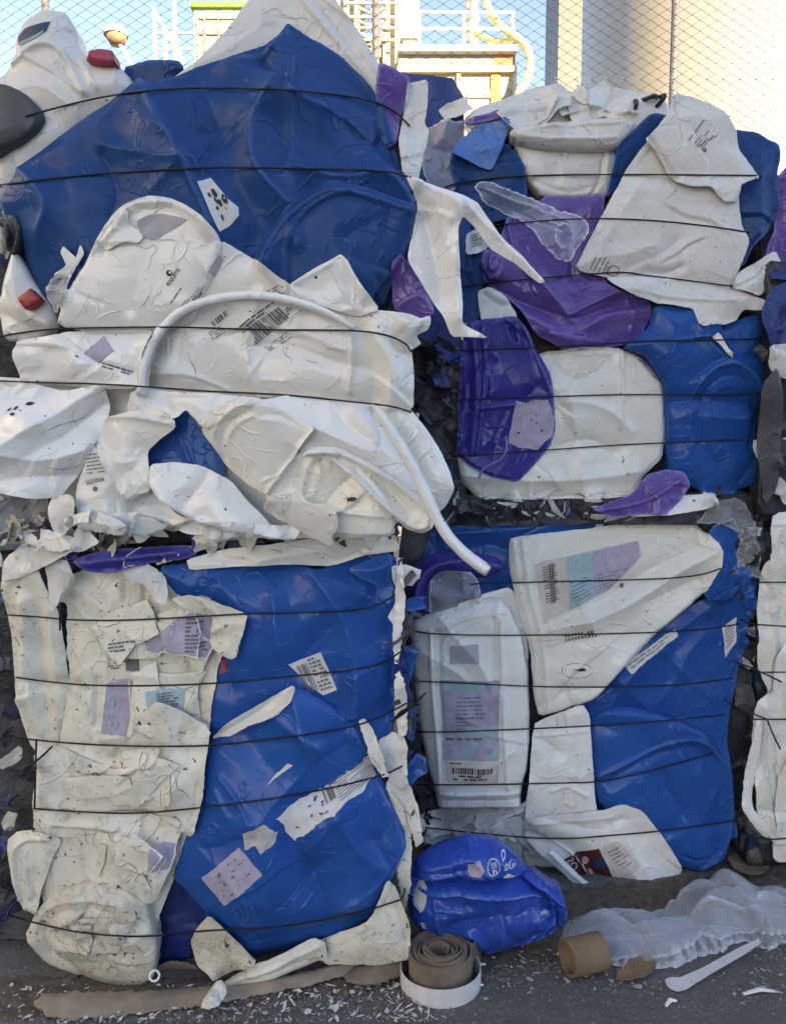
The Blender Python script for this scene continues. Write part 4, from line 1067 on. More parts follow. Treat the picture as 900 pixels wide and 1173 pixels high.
drape_mesh(S_, lb, 'print', blotches(qd, 9, 33, (0.05, 0.14)), 'ink', d=0.13)
# chip of white at the drum foot
piece(S_, 'plastic_shard', [(70,290),(74,283),(82,290),(88,296),(94,281),(97,292),(88,305),(80,316),(60,318),(62,312),(76,305)], 0.13, 'Ws', mode='sheet', curl=0.006, crum=0.004, jag=0.6, **T('splintered white flake on the blue drum left of the round lid','plastic shard','torn shards at the bale sides'))
piece(S_, 'torn_wrap', [(48,330),(58,318),(78,306),(84,318),(76,345),(62,358),(50,345)], 0.12, 'filmg', mode='sheet', crum=0.012, fine=0.005, **T('scuffed clear scrap stuck to the left of the round lid','film'))
jr = piece(S_, 'crushed_jug', [(-8,345),(2,330),(14,296),(20,286),(30,304),(42,326),(60,352),(66,378),(30,392),(0,388)], 0.09, 'W', bulge=0.03, bw=0.03, crum=0.014, seed=117, ridges=[([(14,330),(30,360),(55,372)],0.014,0.01),([(5,360),(40,378)],-0.012,0.008)], **T('white jug with a red cap at the left edge under the blue drum','jug'))
piece(S_, 'cap', [(19,341),(34,330),(46,342),(43,347),(29,354)], 0.15, 'R', parent=jr, bulge=0.004, bw=0.02, er=0.003, ed=0.002, rnd_=0, crum=0.003, skirt=0.03)
piece(S_, 'handle', [(2,262),(10,246),(20,248),(26,262),(24,285),(14,292),(6,285)], 0.075, 'K', bulge=0.02, bw=0.012, crum=0.004, ridges=[([(12,255),(16,270),(13,284)],-0.03,0.007,'g')], **T('black looped plastic handle at the left edge of the upper bale','handle'))
# white wall with print, right half
sheet = piece(S_, 'drum_wall', [(258,280),(282,293),(302,306),(320,320),(332,327),(350,340),(395,352),(434,356),(470,360),(488,368),(470,388),(474,425),(474,470),(440,472),(360,462),(300,456),(160,452),(158,420),(172,388),(200,350),(228,322)],
      0.115, 'W', bulge=0.03, bw=0.08, crum=0.012, cn=5, seed=131, skirt=0.12,
      ridges=[([(402,376),(404,410),(400,450)],0.016,0.006),([(412,378),(425,410),(432,455)],-0.018,0.010),([(430,385),(450,420),(445,458)],0.018,0.010),([(445,362),(470,372)],0.012,0.008),([(465,395),(472,430)],-0.012,0.008),
              ([(280,435),(300,408),(302,400)],0.004,0.004),([(160,430),(210,425),(260,446)],0.010,0.006),([(300,435),(325,436)],0.006,0.004),([(340,375),(370,392),(392,402)],0.008,0.007)],
      **T('broad white drum wall printed with slanted barcodes across the upper left bale','drum wall'))
qd = [(262,352),(318,312),(345,345),(285,395)]
drape_mesh(S_, sheet, 'print', bars([(272,378),(316,348),(330,362),(290,395)], 26, 21, t0=.0, t1=.85) + bars([(236,366),(254,352),(257,358),(240,371)], 9, 22) + lines([(268,372),(312,340),(316,346),(272,380)], 2, 23, word=(.1,.3)) +
    lines([(310,362),(330,345),(336,352),(318,368)], 3, 24) + lines([(232,378),(252,366),(258,376),(238,390)], 4, 25, fill=.35) + lines([(296,395),(330,372),(338,382),(304,402)], 3, 26, fill=.3) + lines([(302,330),(322,322),(330,338),(310,345)], 5, 27, fill=.4), 'inkg', d=0.14)
piece(S_, 'crushed_container', [(330,327),(352,313),(376,300),(390,292),(399,300),(412,325),(436,354),(410,362),(372,352),(345,343)], 0.15, 'W', bulge=0.02, bw=0.03, crum=0.008, seed=133,
      ridges=[([(392,294),(412,328),(434,352)],0.010,0.005),([(384,297),(402,330),(420,355)],-0.008,0.004),([(376,301),(394,334),(408,356)],0.008,0.004),([(332,328),(360,314),(380,302)],0.014,0.006)],
      **T('folded corner of a white tub standing up before the blue drum end','tub'))
# round lid
lid = piece(S_, 'round_lid', [(58,378),(66,352),(82,322),(98,300),(112,272),(126,250),(142,235),(160,228),(178,226),(202,231),(226,244),(246,262),(256,282),(250,302),(228,342),(212,378)], 0.155, 'W', bulge=0.012, bw=0.03, er=0.01, ed=0.01, crum=0.012, cn=4, seed=141, rnd_=2,
      ridges=[(smooth_open([(108,290),(126,260),(148,240),(178,231),(206,238),(230,252),(248,272),(252,290)],1),0.010,0.005),(smooth_open([(118,290),(134,264),(154,247),(178,240),(204,246),(226,260),(242,280)],1),-0.010,0.006),([(88,335),(100,342),(116,347)],-0.006,0.004),([(160,230),(150,260)],0.003,0.003)],
      **T('round white lid with black printing leaning on the blue drum','lid'))
decal(S_, lid, [(153,250),(166,243),(180,241),(200,245),(213,249),(198,258),(172,272),(158,268)], 'greyp', name='label_or_patch', d=0.17, rnd_=1)  # flat grey patch marking the recessed area of the lid
piece(S_, 'rim_strip', [(112,276),(128,256),(143,237),(148,245),(147,256),(155,262),(166,271),(158,278),(140,277),(124,285),(118,283)], 0.185, 'W', parent=lid, mode='sheet', curl=0.006, crum=0.008, jag=0.5, ridges=[([(116,278),(145,246)],0.010,0.005)])
# printed name, rotated
q1 = [(186.5,317),(199,302),(203.5,306),(190.5,322)]
q1 = [(185.0,321.5),(199.5,303.5),(203.5,307.0),(189.0,325.0)]
drape_mesh(S_, lid, 'printed_name', text_polys('ROQUETTE', q1, 0.02), 'ink', d=0.17)
drape_mesh(S_, lid, 'emblem', [arc(189.5,309.5,3.6,3.6,0,330,12)], 'ink', d=0.17)
drape_mesh(S_, lid, 'emblem', [arc(190.5,308.8,1.5,1.5,0,330,8)], 'W', d=0.17, gap=0.0028)
drape_mesh(S_, lid, 'print', lines([(188,345),(212,312),(214,313.5),(190,346.5)], 1, 31, word=(.1,.3), fill=.6) + lines([(197,352),(220,322),(230,330),(207,360)], 7, 32, word=(.08,.25), fill=.35, skip=.3) + lines([(212,338),(226,320),(232,326),(218,344)], 4, 34, fill=.35), 'inkg', d=0.17)
decal(S_, lid, [(234,308),(247,288),(252,292),(241,312)], 'greyp', name='print', d=0.17)
cracks(S_, sheet, [(175,395),(300,385),(460,385),(465,455),(300,448),(170,440)], 4, 21, d=0.15)
cracks(S_, lid, [(80,340),(120,270),(180,290),(180,340),(140,372),(75,372)], 2, 22, d=0.17)
# white hoop strap
piece(S_, 'hoop_strap', ribbon([(160,452),(162,425),(170,398),(184,375),(208,355),(245,342),(290,337),(330,342),(372,356),(405,375)], [8,9,10,10,10,10,10,9,7,4]), 0.17, 'Ws', bulge=0.004, bw=0.01, er=0.006, ed=0.004, crum=0, skirt=0.006, rnd_=0, **T('pale curved hoop lying over the printed white drum wall','hoop'))
# left white sheet below the lid
sh = piece(S_, 'drum_wall', [(8,402),(18,388),(55,384),(80,379),(182,378),(172,398),(160,425),(158,445),(110,446),(60,440),(18,440)], 0.135, 'Ws', bulge=0.012, bw=0.03, crum=0.012, seed=147, ridges=[([(60,378),(105,412),(150,428)],-0.010,0.006),([(15,392),(50,392),(78,398)],0.012,0.006)], **T('white drum wall piece left of the hoop below the round lid','drum wall'))
decal(S_, sh, [(88,402),(110,381),(124,400),(106,414)], 'lilac', d=0.15, jag=0.5)
drape_mesh(S_, sh, 'print', lines([(108,412),(152,425),(152,432),(108,420)], 2, 35, word=(.06,.15)), 'inkg', d=0.15)
# lower field of the upper left bale
piece(S_, 'drum_wall', [(-20,430),(60,436),(200,446),(330,452),(470,466),(470,600),(330,612),(200,606),(100,596),(60,560),(-20,560)], 0.05, 'W', crum=0.012, **T('white drum wall lying behind the torn pieces of the upper left bale','drum wall'))
piece(S_, 'grey_film', [(-20,560),(30,566),(52,572),(54,606),(30,612),(-20,616)], 0.06, 'filmd', mode='sheet', thick=0.001, crum=0.025, fine=0.012, cn=9, **T('smoky grey film bunched at the left edge between the left bales','film'))
piece(S_, 'plastic_sheet', [(160,520),(175,500),(195,488),(200,472),(212,468),(226,488),(240,508),(256,530),(258,560),(175,560)], 0.09, 'B', bulge=0.01, crum=0.008, ridges=[([(206,500),(222,538)],0.008,0.005)], **T('blue patch showing through the torn white walls','plastic sheet'))
piece(S_, 'drum_wall', [(150,445),(230,450),(300,456),(300,470),(262,480),(240,492),(228,486),(214,468),(200,480),(180,478),(140,470)], 0.15, 'W', mode='sheet', curl=0.008, crum=0.012, jag=0.8, seed=151, ridges=[([(150,455),(160,480)],0.010,0.008),([(190,462),(200,472)],-0.010,0.006)], **T('ragged white wall edge hanging above the blue patch','drum wall'))
piece(S_, 'drum_wall', [(0,446),(30,438),(70,448),(118,440),(122,470),(112,500),(96,528),(82,548),(66,570),(40,572),(-10,562),(-20,500)], 0.14, 'Ws', bulge=0.035, bw=0.03, crum=0.016, cn=6, seed=153,
      ridges=[([(110,446),(60,480),(10,512)],0.026,0.014),([(116,462),(70,500),(20,532)],-0.020,0.012),([(100,515),(50,530),(5,520)],0.018,0.010),([(80,545),(40,545),(0,552)],-0.014,0.010),([(20,455),(50,460)],-0.012,0.015)],
      **T('glossy white drum wall folded into deep pleats at the left edge','drum wall'))
drape_mesh(S_, [o for o in COL.objects if o.name.startswith('drum_wall')][-1], 'tar_spot', blotches([(0,462),(30,458),(28,478),(0,482)], 5, 41, (0.06, 0.16)), 'ink', d=0.15)
PLT = [o for o in COL.objects if o.name.startswith('drum_wall')][-1]
cracks(S_, PLT, [(0,452),(110,448),(90,530),(40,560),(0,550)], 5, 19, d=0.16)
tx = piece(S_, 'plastic_sheet', [(86,560),(98,528),(104,505),(120,525),(140,562),(150,578),(150,612),(120,608),(92,606)], 0.13, 'W', mode='sheet', curl=0.006, crum=0.008, seed=155, **T('narrow white scrap with faint print below the pleated drum wall','plastic sheet'))
drape_mesh(S_, tx, 'print', lines([(90,520),(116,516),(118,545),(92,548)], 6, 43, fill=.3), 'inkg', d=0.14)
q1 = [(113,552),(92,556),(91,550.5),(112,546.5)]
drape_mesh(S_, tx, 'printed_name', text_polys('ROQUETTE', q1, 0.02), 'inkg', d=0.14)
drape_mesh(S_, tx, 'emblem', [arc(103,561,3,3,0,330,10)], 'inkg', d=0.14)
piece(S_, 'plastic_sheet', [(50,570),(90,564),(88,590),(76,608),(64,620),(56,606)], 0.155, 'W', mode='sheet', curl=0.006, crum=0.008, rnd_=2, **T('tongue-shaped white scrap hanging at the lower left of the upper bale','plastic sheet'))
piece(S_, 'crushed_container', [(108,512),(118,478),(150,470),(182,468),(200,482),(201,490),(180,504),(166,518),(172,545),(172,562),(148,575),(138,566),(122,540)], 0.16, 'Wc', bulge=0.02, bw=0.025, crum=0.010, seed=157,
      ridges=[([(108,506),(125,540),(146,572)],0.016,0.005),([(118,478),(150,476),(195,485)],0.014,0.007),([(145,545),(146,560),(140,570)],0.010,0.006),([(165,520),(145,545)],-0.010,0.008)],
      **T('cream crushed tub with a moulded corner beside the blue patch','tub'))
piece(S_, 'plastic_sheet', [(100,600),(112,572),(140,570),(172,562),(200,590),(222,596),(195,605),(175,612),(158,624),(148,610),(125,604)], 0.14, 'W', mode='sheet', curl=0.012, crum=0.014, jag=1.0, seed=159, ridges=[([(128,575),(130,605)],0.006,0.004),([(136,575),(138,605)],-0.006,0.004)], **T('torn white scrap with ribs under the cream tub','plastic sheet'))
piece(S_, 'plastic_sheet', [(78,632),(88,600),(96,592),(100,610),(112,622),(90,634)], 0.16, 'W', mode='sheet', curl=0.010, crum=0.008, jag=0.6, **T('small pointed white scrap above the dark violet strip','plastic sheet'))
piece(S_, 'drum_wall', [(172,532),(200,529),(228,533),(262,550),(282,574),(300,592),(312,606),(298,612),(270,610),(240,602),(212,592),(186,574),(172,556)], 0.16, 'Ws', bulge=0.03, bw=0.03, crum=0.006, seed=161, ridges=[([(180,570),(230,598),(280,606)],0.010,0.01)], **T('smooth white curved shell below the blue patch','drum wall'))
piece(S_, 'drum_wall', [(190,592),(230,598),(280,610),(330,604),(385,586),(450,592),(452,614),(400,616),(330,618),(250,616),(210,612)], 0.12, 'Wc', bulge=0.015, crum=0.012, seed=163, jag=0.8, ridges=[([(210,600),(290,612),(380,600)],-0.012,0.008)], **T('crumpled white wall edge along the bottom of the upper left bale','drum wall'))
LE = [o for o in COL.objects if o.name.startswith('drum_wall')][-1]
layers(S_, LE, [(60,575),(200,590),(330,600),(450,592),(455,622),(330,626),(200,620),(60,612)], 12, 'W', (16,34), 12, d=0.12, curl=0.014, mats=['W','Wc','Wg','Ws'])
# big right-hand folds
piece(S_, 'drum_wall', [(285,462),(330,452),(400,458),(470,468),(488,490),(504,515),(516,540),(521,560),(512,580),(500,592),(478,600),(440,580),(380,540),(320,500)], 0.14, 'Ws', bulge=0.03, bw=0.04, crum=0.012, seed=165, skirt=0.1,
      ridges=[([(300,464),(360,490),(430,520),(440,512),(405,470)],0.014,0.008),([(430,470),(460,520),(480,560)],-0.014,0.010),([(470,470),(500,520),(516,560)],0.012,0.010),([(425,470),(438,500),(432,518)],-0.010,0.006)],
      **T('wide white drum wall draped to the right end of the upper left bale','drum wall'))
piece(S_, 'crushed_container', [(228,494),(240,478),(256,464),(280,456),(310,464),(336,476),(362,490),(345,510),(326,542),(306,568),(282,556),(256,534),(248,520)], 0.175, 'Wc', bulge=0.015, bw=0.025, crum=0.008, seed=167,
      ridges=[([(250,520),(240,500),(262,470),(290,462)],0.012,0.005),([(258,526),(250,502),(268,478),(290,470)],-0.008,0.004),([(266,530),(258,505),(274,484),(292,476)],0.008,0.004),([(306,566),(330,532),(360,492)],0.014,0.006)],
      **T('cream rectangular container with ribbed corner left of the insect print','container'))
inn = piece(S_, 'crushed_container', [(300,572),(320,545),(340,520),(360,512),(390,522),(420,540),(445,572),(454,600),(446,612),(400,612),(340,606)], 0.175, 'Wc', bulge=0.015, bw=0.025, crum=0.008, seed=169,
      ridges=[([(345,562),(352,530),(368,518)],0.008,0.004),([(338,560),(345,528),(360,516)],-0.006,0.004),([(352,565),(360,532),(376,522)],-0.006,0.004),([(380,586),(448,592)],0.012,0.006)],
      **T('cream container with a small black insect print','container'))
ins = [[(398+a*cos(t)-0.5*sin(t), 573+a*sin(t)*0.8), (398+b_*cos(t), 573+b_*sin(t)*0.8), (398+a*cos(t)+0.9*sin(t), 573+a*sin(t)*.8+.9*cos(t))] for t, a, b_ in [(0.3,0,17),(0.9,2,12),(1.7,0,8),(2.6,0,10),(3.3,0,9),(-0.5,0,13),(-1.0,2,14),(-1.9,0,6)]]
drape_mesh(S_, inn, 'insect_print', ins + [arc(402,573,6,2.6,0,330,10,-10)], 'ink', d=0.18)
piece(S_, 'plastic_sheet', [(298,585),(310,570),(325,572),(345,560),(352,575),(385,578),(388,600),(382,612),(378,628),(366,622),(345,612),(325,600)], 0.195, 'W', mode='sheet', curl=0.008, crum=0.010, jag=0.8, seed=171, **T('torn white scrap hanging below the insect print','plastic sheet'))
piece(S_, 'flattened_tube', [(346,522),(360,512),(385,512),(420,528),(462,555),(490,578),(499,594),(496,606),(484,613),(466,608),(440,584),(408,550),(382,528),(362,524)], 0.20, 'Wc', bulge=0.006, bw=0.02, crum=0.004, seed=173, skirt=0.05,
      ridges=[([(352,520),(382,516),(430,538),(475,570),(492,592),(488,606),(472,606),(440,580),(400,540)],0.022,0.006,'g'),([(390,524),(430,552),(470,588)],-0.022,0.012,'g')],
      **T('flattened white tube mouth with rolled rim pointing down right','drum rim'))
piece(S_, 'strap', ribbon([(428,462),(448,492),(470,530),(488,565),(505,605),(528,632),(548,648),(560,656)], [6,12,13,13,13,13,13,11]), 0.225, 'Ws', bulge=0.008, bw=0.01, er=0.01, ed=0.01, crum=0, skirt=0.014, rnd_=0, **T('long white strap dangling down between the two stacks','strap'))
# tentacled white wall at the right
piece(S_, 'plastic_sheet', [(448,305),(462,292),(480,318),(492,342),(498,358),(488,366),(468,360),(450,352)], 0.09, 'P', bulge=0.012, crum=0.010, ridges=[([(455,350),(480,335),(495,355)],0.008,0.006)], **T('purple scrap under the white wall with two tentacles','plastic sheet'))
piece(S_, 'drum_wall', [(464,205),(492,212),(528,224),(546,232),(556,246),(572,268),(600,294),(626,322),(618,323),(590,300),(562,284),(543,258),(530,248),(524,262),(526,300),(530,342),(529,370),(545,378),(560,387),(540,386),(518,384),(506,358),(488,332),(466,296),(474,258),(479,232)], 0.12, 'Ws', bulge=0.022, bw=0.03, crum=0.006, seed=181, skirt=0.05, sp=0.005,
      ridges=[([(470,208),(520,228),(528,246),(520,300),(526,365)],0.020,0.008),([(530,232),(556,258),(590,290),(622,320)],0.010,0.005),([(488,250),(500,300),(508,340)],-0.035,0.026,'g'),([(474,238),(500,242),(516,252)],0.010,0.007)],
      **T('white torn drum wall with two pointed tentacles reaching right','drum wall'))
piece(S_, 'plastic_shard', [(462,378),(480,366),(494,362),(492,376),(478,384),(484,392),(470,400),(462,396)], 0.10, 'Ws', mode='sheet', curl=0.01, crum=0.01, jag=0.8, **T('small white splinters at the right end of the printed drum wall','plastic shard','torn shards at the bale sides'))

# ------------------------------------------------------------------ lower right bale, back to front
S_ = SR
piece(S_, 'black_film_fill', [(840,600),(872,590),(872,980),(842,975),(830,900)], -0.05, 'K', bulge=0.02, crum=0.03, cn=10, fine=0.01, skirt=0.02, **T('crumpled black film filling the gap right of the blue drums','film'))
piece(S_, 'black_film_fill', [(455,380),(530,370),(535,600),(455,600)], -0.10, 'K', bulge=0.02, crum=0.03, cn=12, fine=0.012, skirt=0.02, **T('crumpled black film in the gap between the upper stacks','film'))  # dark sheet added for the shade in the gap
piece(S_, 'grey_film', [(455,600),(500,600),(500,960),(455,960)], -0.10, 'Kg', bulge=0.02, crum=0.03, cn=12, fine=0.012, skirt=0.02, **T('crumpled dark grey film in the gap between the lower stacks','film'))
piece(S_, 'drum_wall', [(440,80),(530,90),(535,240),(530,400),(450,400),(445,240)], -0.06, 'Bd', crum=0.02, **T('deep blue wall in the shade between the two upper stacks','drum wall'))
piece(S_, 'black_film_fill', [(455,575),(560,565),(700,568),(860,560),(860,600),(700,598),(560,606),(455,606)], -0.06, 'K', crum=0.02, **T('black film squeezed between the two right bales','film'))  # added dark sheet, blocks light leaking under the upper right bale
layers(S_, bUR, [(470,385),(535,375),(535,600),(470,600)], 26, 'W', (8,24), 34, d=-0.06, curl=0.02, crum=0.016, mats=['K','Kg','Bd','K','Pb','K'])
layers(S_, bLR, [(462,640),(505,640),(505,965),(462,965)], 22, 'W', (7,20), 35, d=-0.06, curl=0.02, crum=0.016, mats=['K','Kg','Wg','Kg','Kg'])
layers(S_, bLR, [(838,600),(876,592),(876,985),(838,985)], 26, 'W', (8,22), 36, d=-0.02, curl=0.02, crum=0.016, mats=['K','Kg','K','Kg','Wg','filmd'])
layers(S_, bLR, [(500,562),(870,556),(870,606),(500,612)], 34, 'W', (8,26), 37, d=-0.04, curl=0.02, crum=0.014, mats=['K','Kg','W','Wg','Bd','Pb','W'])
piece(S_, 'drum_wall', [(485,640),(492,612),(502,602),(560,600),(620,596),(684,588),(700,600),(690,640),(640,680),(560,690),(500,680)], 0.0, 'B', bulge=0.03, bw=0.03, crum=0.012, seed=301, ridges=[([(505,612),(570,608),(680,596)],0.016,0.010),([(600,610),(620,600)],-0.01,0.006)], **T('blue drum wall lying flat under the upper right bale','drum wall'))
piece(S_, 'purple_ring', [(466,668),(474,648),(492,636),(530,631),(568,638),(578,650),(560,662),(536,664),(516,654),(498,658),(490,680),(494,704),(478,703),(468,690)], 0.05, 'Pb', bulge=0.025, bw=0.02, crum=0.006, seed=303, ridges=[([(476,700),(476,668),(494,645),(540,640),(570,648)],0.014,0.006),([(484,698),(486,672),(498,652)],-0.01,0.005)], **T('violet plastic ring curling behind the clear bag','plastic ring'))
piece(S_, 'clear_bag', [(490,700),(492,668),(505,655),(530,652),(548,662),(552,690),(530,696),(510,706)], 0.07, 'filmg', mode='sheet', thick=0.001, bulge=0.03, crum=0.02, fine=0.010, cn=9, **T('small crumpled clear bag inside the violet ring','film'))
piece(S_, 'crushed_container', [(520,690),(560,678),(585,672),(595,700),(605,740),(605,790),(560,790),(520,740)], 0.03, 'W', bulge=0.015, crum=0.006, **T('white container side behind the labelled canister','container'))
piece(S_, 'drum_wall', [(815,604),(838,590),(846,606),(842,636),(858,656),(836,690),(812,690),(800,650)], 0.0, 'B', bulge=0.02, crum=0.014, **T('small blue flap at the top right corner of the lower right bale','drum wall'))
piece(S_, 'drum_wall', [(640,820),(680,796),(740,730),(800,690),(856,656),(863,668),(852,720),(840,780),(828,840),(835,900),(838,960),(700,960),(660,900)], 0.02, 'B', bulge=0.035, bw=0.05, crum=0.022, cn=5, seed=307, skirt=0.1,
      ridges=[([(682,800),(760,735),(856,662)],0.010,0.010),([(705,775),(730,800),(750,820)],0.010,0.008),([(680,830),(700,800),(720,770)],0.014,0.012),([(790,700),(830,720),(846,722)],-0.006,0.02)],
      **T('smooth blue drum wall sweeping up to the right in the lower right bale','drum wall'))
BW_ = [o for o in COL.objects if o.name.startswith('drum_wall')][-1]
lb = decal(S_, BW_, [(832,722),(848,709),(846,738),(834,756)], 'paper', jag=0.6)
drape_mesh(S_, lb, 'print', lines([(834,724),(846,714),(845,737),(835,750)], 6, 51, fill=.4), 'inkg')
lb = decal(S_, BW_, [(716,764),(778,724),(781,732),(724,773)], 'paper', jag=0.6)
drape_mesh(S_, lb, 'print', lines([(718,765),(776,727),(779,731),(724,771)], 2, 52, fill=.35), 'inkg')
end = piece(S_, 'crushed_drum', [(672,840),(680,822),(700,810),(735,812),(775,824),(806,836),(822,856),(838,888),(843,922),(838,960),(830,990),(800,1002),(770,990),(740,960),(690,930),(678,900)], 0.05, 'B', bulge=0.025, bw=0.03, crum=0.016, cn=5, seed=311, skirt=0.12, rnd_=2,
      ridges=[(smooth_open([(684,888),(725,866),(760,848),(795,842),(818,858),(834,892),(838,930),(828,978),(800,994)],1),0.014,0.007),(smooth_open([(700,890),(735,868),(765,856),(795,852),(812,868),(826,900),(828,930),(818,970)],1),-0.010,0.008),(smooth_open([(820,975),(800,985),(780,978)],1),-0.010,0.005),([(690,816),(760,820),(800,838)],0.008,0.010),([(760,960),(800,940),(816,905)],0.006,0.008)],
      **T('round blue drum end with moulded rim at the foot of the lower right bale','drum'))
box = piece(S_, 'crushed_container', [(584,618),(600,614),(640,610),(720,600),(790,590),(802,602),(826,628),(824,650),(808,680),(782,702),(742,736),(700,780),(682,800),(650,812),(618,822),(612,800),(608,745),(592,690),(584,650)], 0.075, 'Wc', bulge=0.03, bw=0.04, er=0.012, ed=0.012, crum=0.012, cn=5, seed=313, skirt=0.1,
      ridges=[([(588,620),(596,680),(612,732),(616,815)],0.010,0.0045),([(593,620),(601,680),(617,732),(621,815)],-0.010,0.004),([(598,620),(606,680),(622,730),(626,812)],0.010,0.0045),
              ([(818,632),(780,650),(735,682),(690,704),(630,720)],0.024,0.012),([(800,628),(740,655),(700,683),(625,716)],-0.016,0.008),([(822,655),(780,672),(740,690)],-0.010,0.01),([(790,592),(800,625),(824,628)],0.010,0.006),([(690,790),(720,745),(790,690)],0.012,0.008)],
      **T('long white container with teal label and insect print in the lower right bale','container'))
lb = decal(S_, box, [(614,650),(626,645),(735,621),(740,640),(702,680),(626,716)], 'pinkp', d=0.10)
decal(S_, lb, [(652,640),(682,634),(684,686),(655,702)], 'teal', name='teal_field', d=0.10, gap=0.0018)
decal(S_, lb, [(682,634),(736,622),(738,640),(702,678),(684,686)], 'lilac', name='lilac_field', d=0.10, gap=0.0018)
drape_mesh(S_, lb, 'print', bars([(631,648),(637,647),(640,692),(634,695)], 3, 61) + lines([(622,650),(640,646),(645,692),(628,698)], 14, 62, fill=.4, word=(.2,.5)) + lines([(655,668),(680,660),(684,684),(657,698)], 6, 63, fill=.3) + lines([(686,660),(730,650),(705,676),(688,683)], 5, 64, fill=.25) + [arc(717,674,3,3,0,330,8)], 'inkg', d=0.10)
drape_mesh(S_, box, 'print', lines([(646,730),(690,720),(692,732),(648,740)], 2, 65, fill=.7, word=(.04,.07), skip=.05), 'inkg', d=0.10)
ins = [[(664+a*cos(t), 770+a*sin(t)*0.6), (664+b_*cos(t), 770+b_*sin(t)*0.6), (664+a*cos(t)+1*sin(t), 770+a*sin(t)*.6+1.2*cos(t))] for t, a, b_ in [(0.2,0,13),(0.9,1,9),(1.9,0,7),(2.7,0,11),(3.4,0,10),(-0.4,0,11),(-1.1,1,9),(-2.2,0,8)]]
drape_mesh(S_, box, 'insect_print', ins + [arc(668,770,5,2,0,330,10)], 'ink', d=0.10)
ring_ = arc(663,771,18,9,0,360,26); ring2 = arc(663,771,17.2,8.3,0,360,26)
drape_mesh(S_, box, 'print', [[ring_[i], ring_[i+1], ring2[i+1], ring2[i]] for i in range(26) if i % 5], 'inkg', d=0.10)
# labelled canister
can = piece(S_, 'crushed_canister', [(470,730),(474,714),(490,704),(540,690),(572,684),(586,700),(600,735),(606,780),(607,840),(604,880),(597,908),(596,928),(502,930),(498,905),(490,880),(480,830),(474,780)], 0.07, 'W', bulge=0.03, bw=0.03, er=0.012, ed=0.012, crum=0.006, cn=4, seed=317, skirt=0.1,
      ridges=[([(492,722),(494,790),(500,850),(503,900)],0.014,0.007),([(502,722),(504,790),(508,850)],-0.010,0.006),([(571,706),(573,780),(576,860),(580,900)],0.014,0.006),([(563,706),(565,780),(568,860)],-0.010,0.006),([(485,722),(540,704),(578,700)],0.008,0.006),
              ([(503,908),(596,906)],0.010,0.004),([(503,915),(596,913)],-0.010,0.004),([(503,922),(596,920)],0.010,0.004)],
      **T('flattened white canister with long lilac and teal label','canister'))
lb = decal(S_, can, [(504,780),(572,780),(570,898),(512,896)], 'lilac', d=0.09)
for yy, hh_ in ((782,10),(832,14),(850,22)):
    drape_mesh(S_, lb, 'teal_field', [[(506,yy),(538,yy+1),(571,yy),(571,yy+hh_),(538,yy+hh_),(507,yy+hh_)]], 'teal', d=0.09, gap=0.002)
drape_mesh(S_, lb, 'print', lines([(520,798),(568,796),(568,828),(520,828)], 6, 71, fill=.3) + lines([(508,846),(568,845),(566,850),(508,851)], 1, 72, fill=.6, word=(.1,.2)) + lines([(522,822),(540,822),(540,840),(522,840)], 4, 73, fill=.3), 'inkg', d=0.09)
decal(S_, lb, [(510,872),(570,871),(568,897),(513,897)], 'pinkp', name='barcode_field', d=0.09, gap=0.0018)
drape_mesh(S_, lb, 'print', bars([(518,880),(564,879),(563,886),(518,887)], 26, 74) + lines([(516,888),(564,887),(563,896),(517,896)], 2, 75, fill=.5) + lines([(514,874),(534,874),(534,877),(514,877)], 1, 76), 'ink', d=0.09)
decal(S_, can, [(515,740),(548,738),(548,760),(515,761)], 'greyp', name='print', d=0.09)
# white boards lower middle
piece(S_, 'crushed_container', [(480,930),(540,925),(600,922),(612,880),(640,940),(640,1000),(600,1000),(560,985),(500,975),(478,960)], 0.03, 'Ws', bulge=0.03, bw=0.03, crum=0.016, cn=9, seed=321, fine=0.006,
      ridges=[([(495,960),(560,945),(600,925)],0.016,0.007),([(500,972),(570,960),(610,930)],-0.014,0.006),([(590,960),(596,1000)],0.012,0.005),([(600,960),(606,1000)],-0.010,0.004),([(560,940),(600,905),(612,885)],0.014,0.006)],
      **T('crumpled shiny white container under the labelled canister','container'))
CM = [o for o in COL.objects if o.name.startswith('crushed_container')][-1]
layers(S_, CM, [(485,932),(600,925),(640,945),(640,1005),(600,1010),(500,980)], 9, 'Ws', (16,36), 14, d=0.05, curl=0.014, mats=['Ws','W','Wc'])
piece(S_, 'plastic_sheet', [(612,833),(625,826),(668,808),(676,820),(678,870),(682,925),(690,940),(600,942),(604,910)], 0.085, 'W', bulge=0.02, bw=0.03, crum=0.008, seed=323, ridges=[([(614,845),(672,838)],0.006,0.005),([(612,840),(606,900)],0.008,0.008),([(630,905),(650,898),(670,910)],0.010,0.007)], **T('upright white panel standing left of the round blue drum end','plastic sheet'))
btm = piece(S_, 'crushed_container', [(600,938),(640,932),(690,928),(715,921),(735,928),(760,960),(784,998),(772,1016),(760,1034),(742,1042),(712,1034),(690,1040),(655,1010),(625,985),(602,962)], 0.10, 'W', bulge=0.03, bw=0.03, crum=0.010, cn=5, seed=327, skirt=0.1,
      ridges=[([(604,955),(660,975),(700,1030)],-0.026,0.012),([(630,962),(665,985),(690,1035)],0.020,0.007),([(715,960),(745,1005),(755,1032)],0.010,0.010),([(603,944),(660,938),(700,936)],0.006,0.006)],
      **T('torn white container with maroon label at the bottom of the lower right bale','container'))
lb = decal(S_, btm, [(648,997),(668,988),(690,981),(700,1000),(712,1030),(708,1037),(690,1036),(664,1018)], 'maroon', d=0.13)
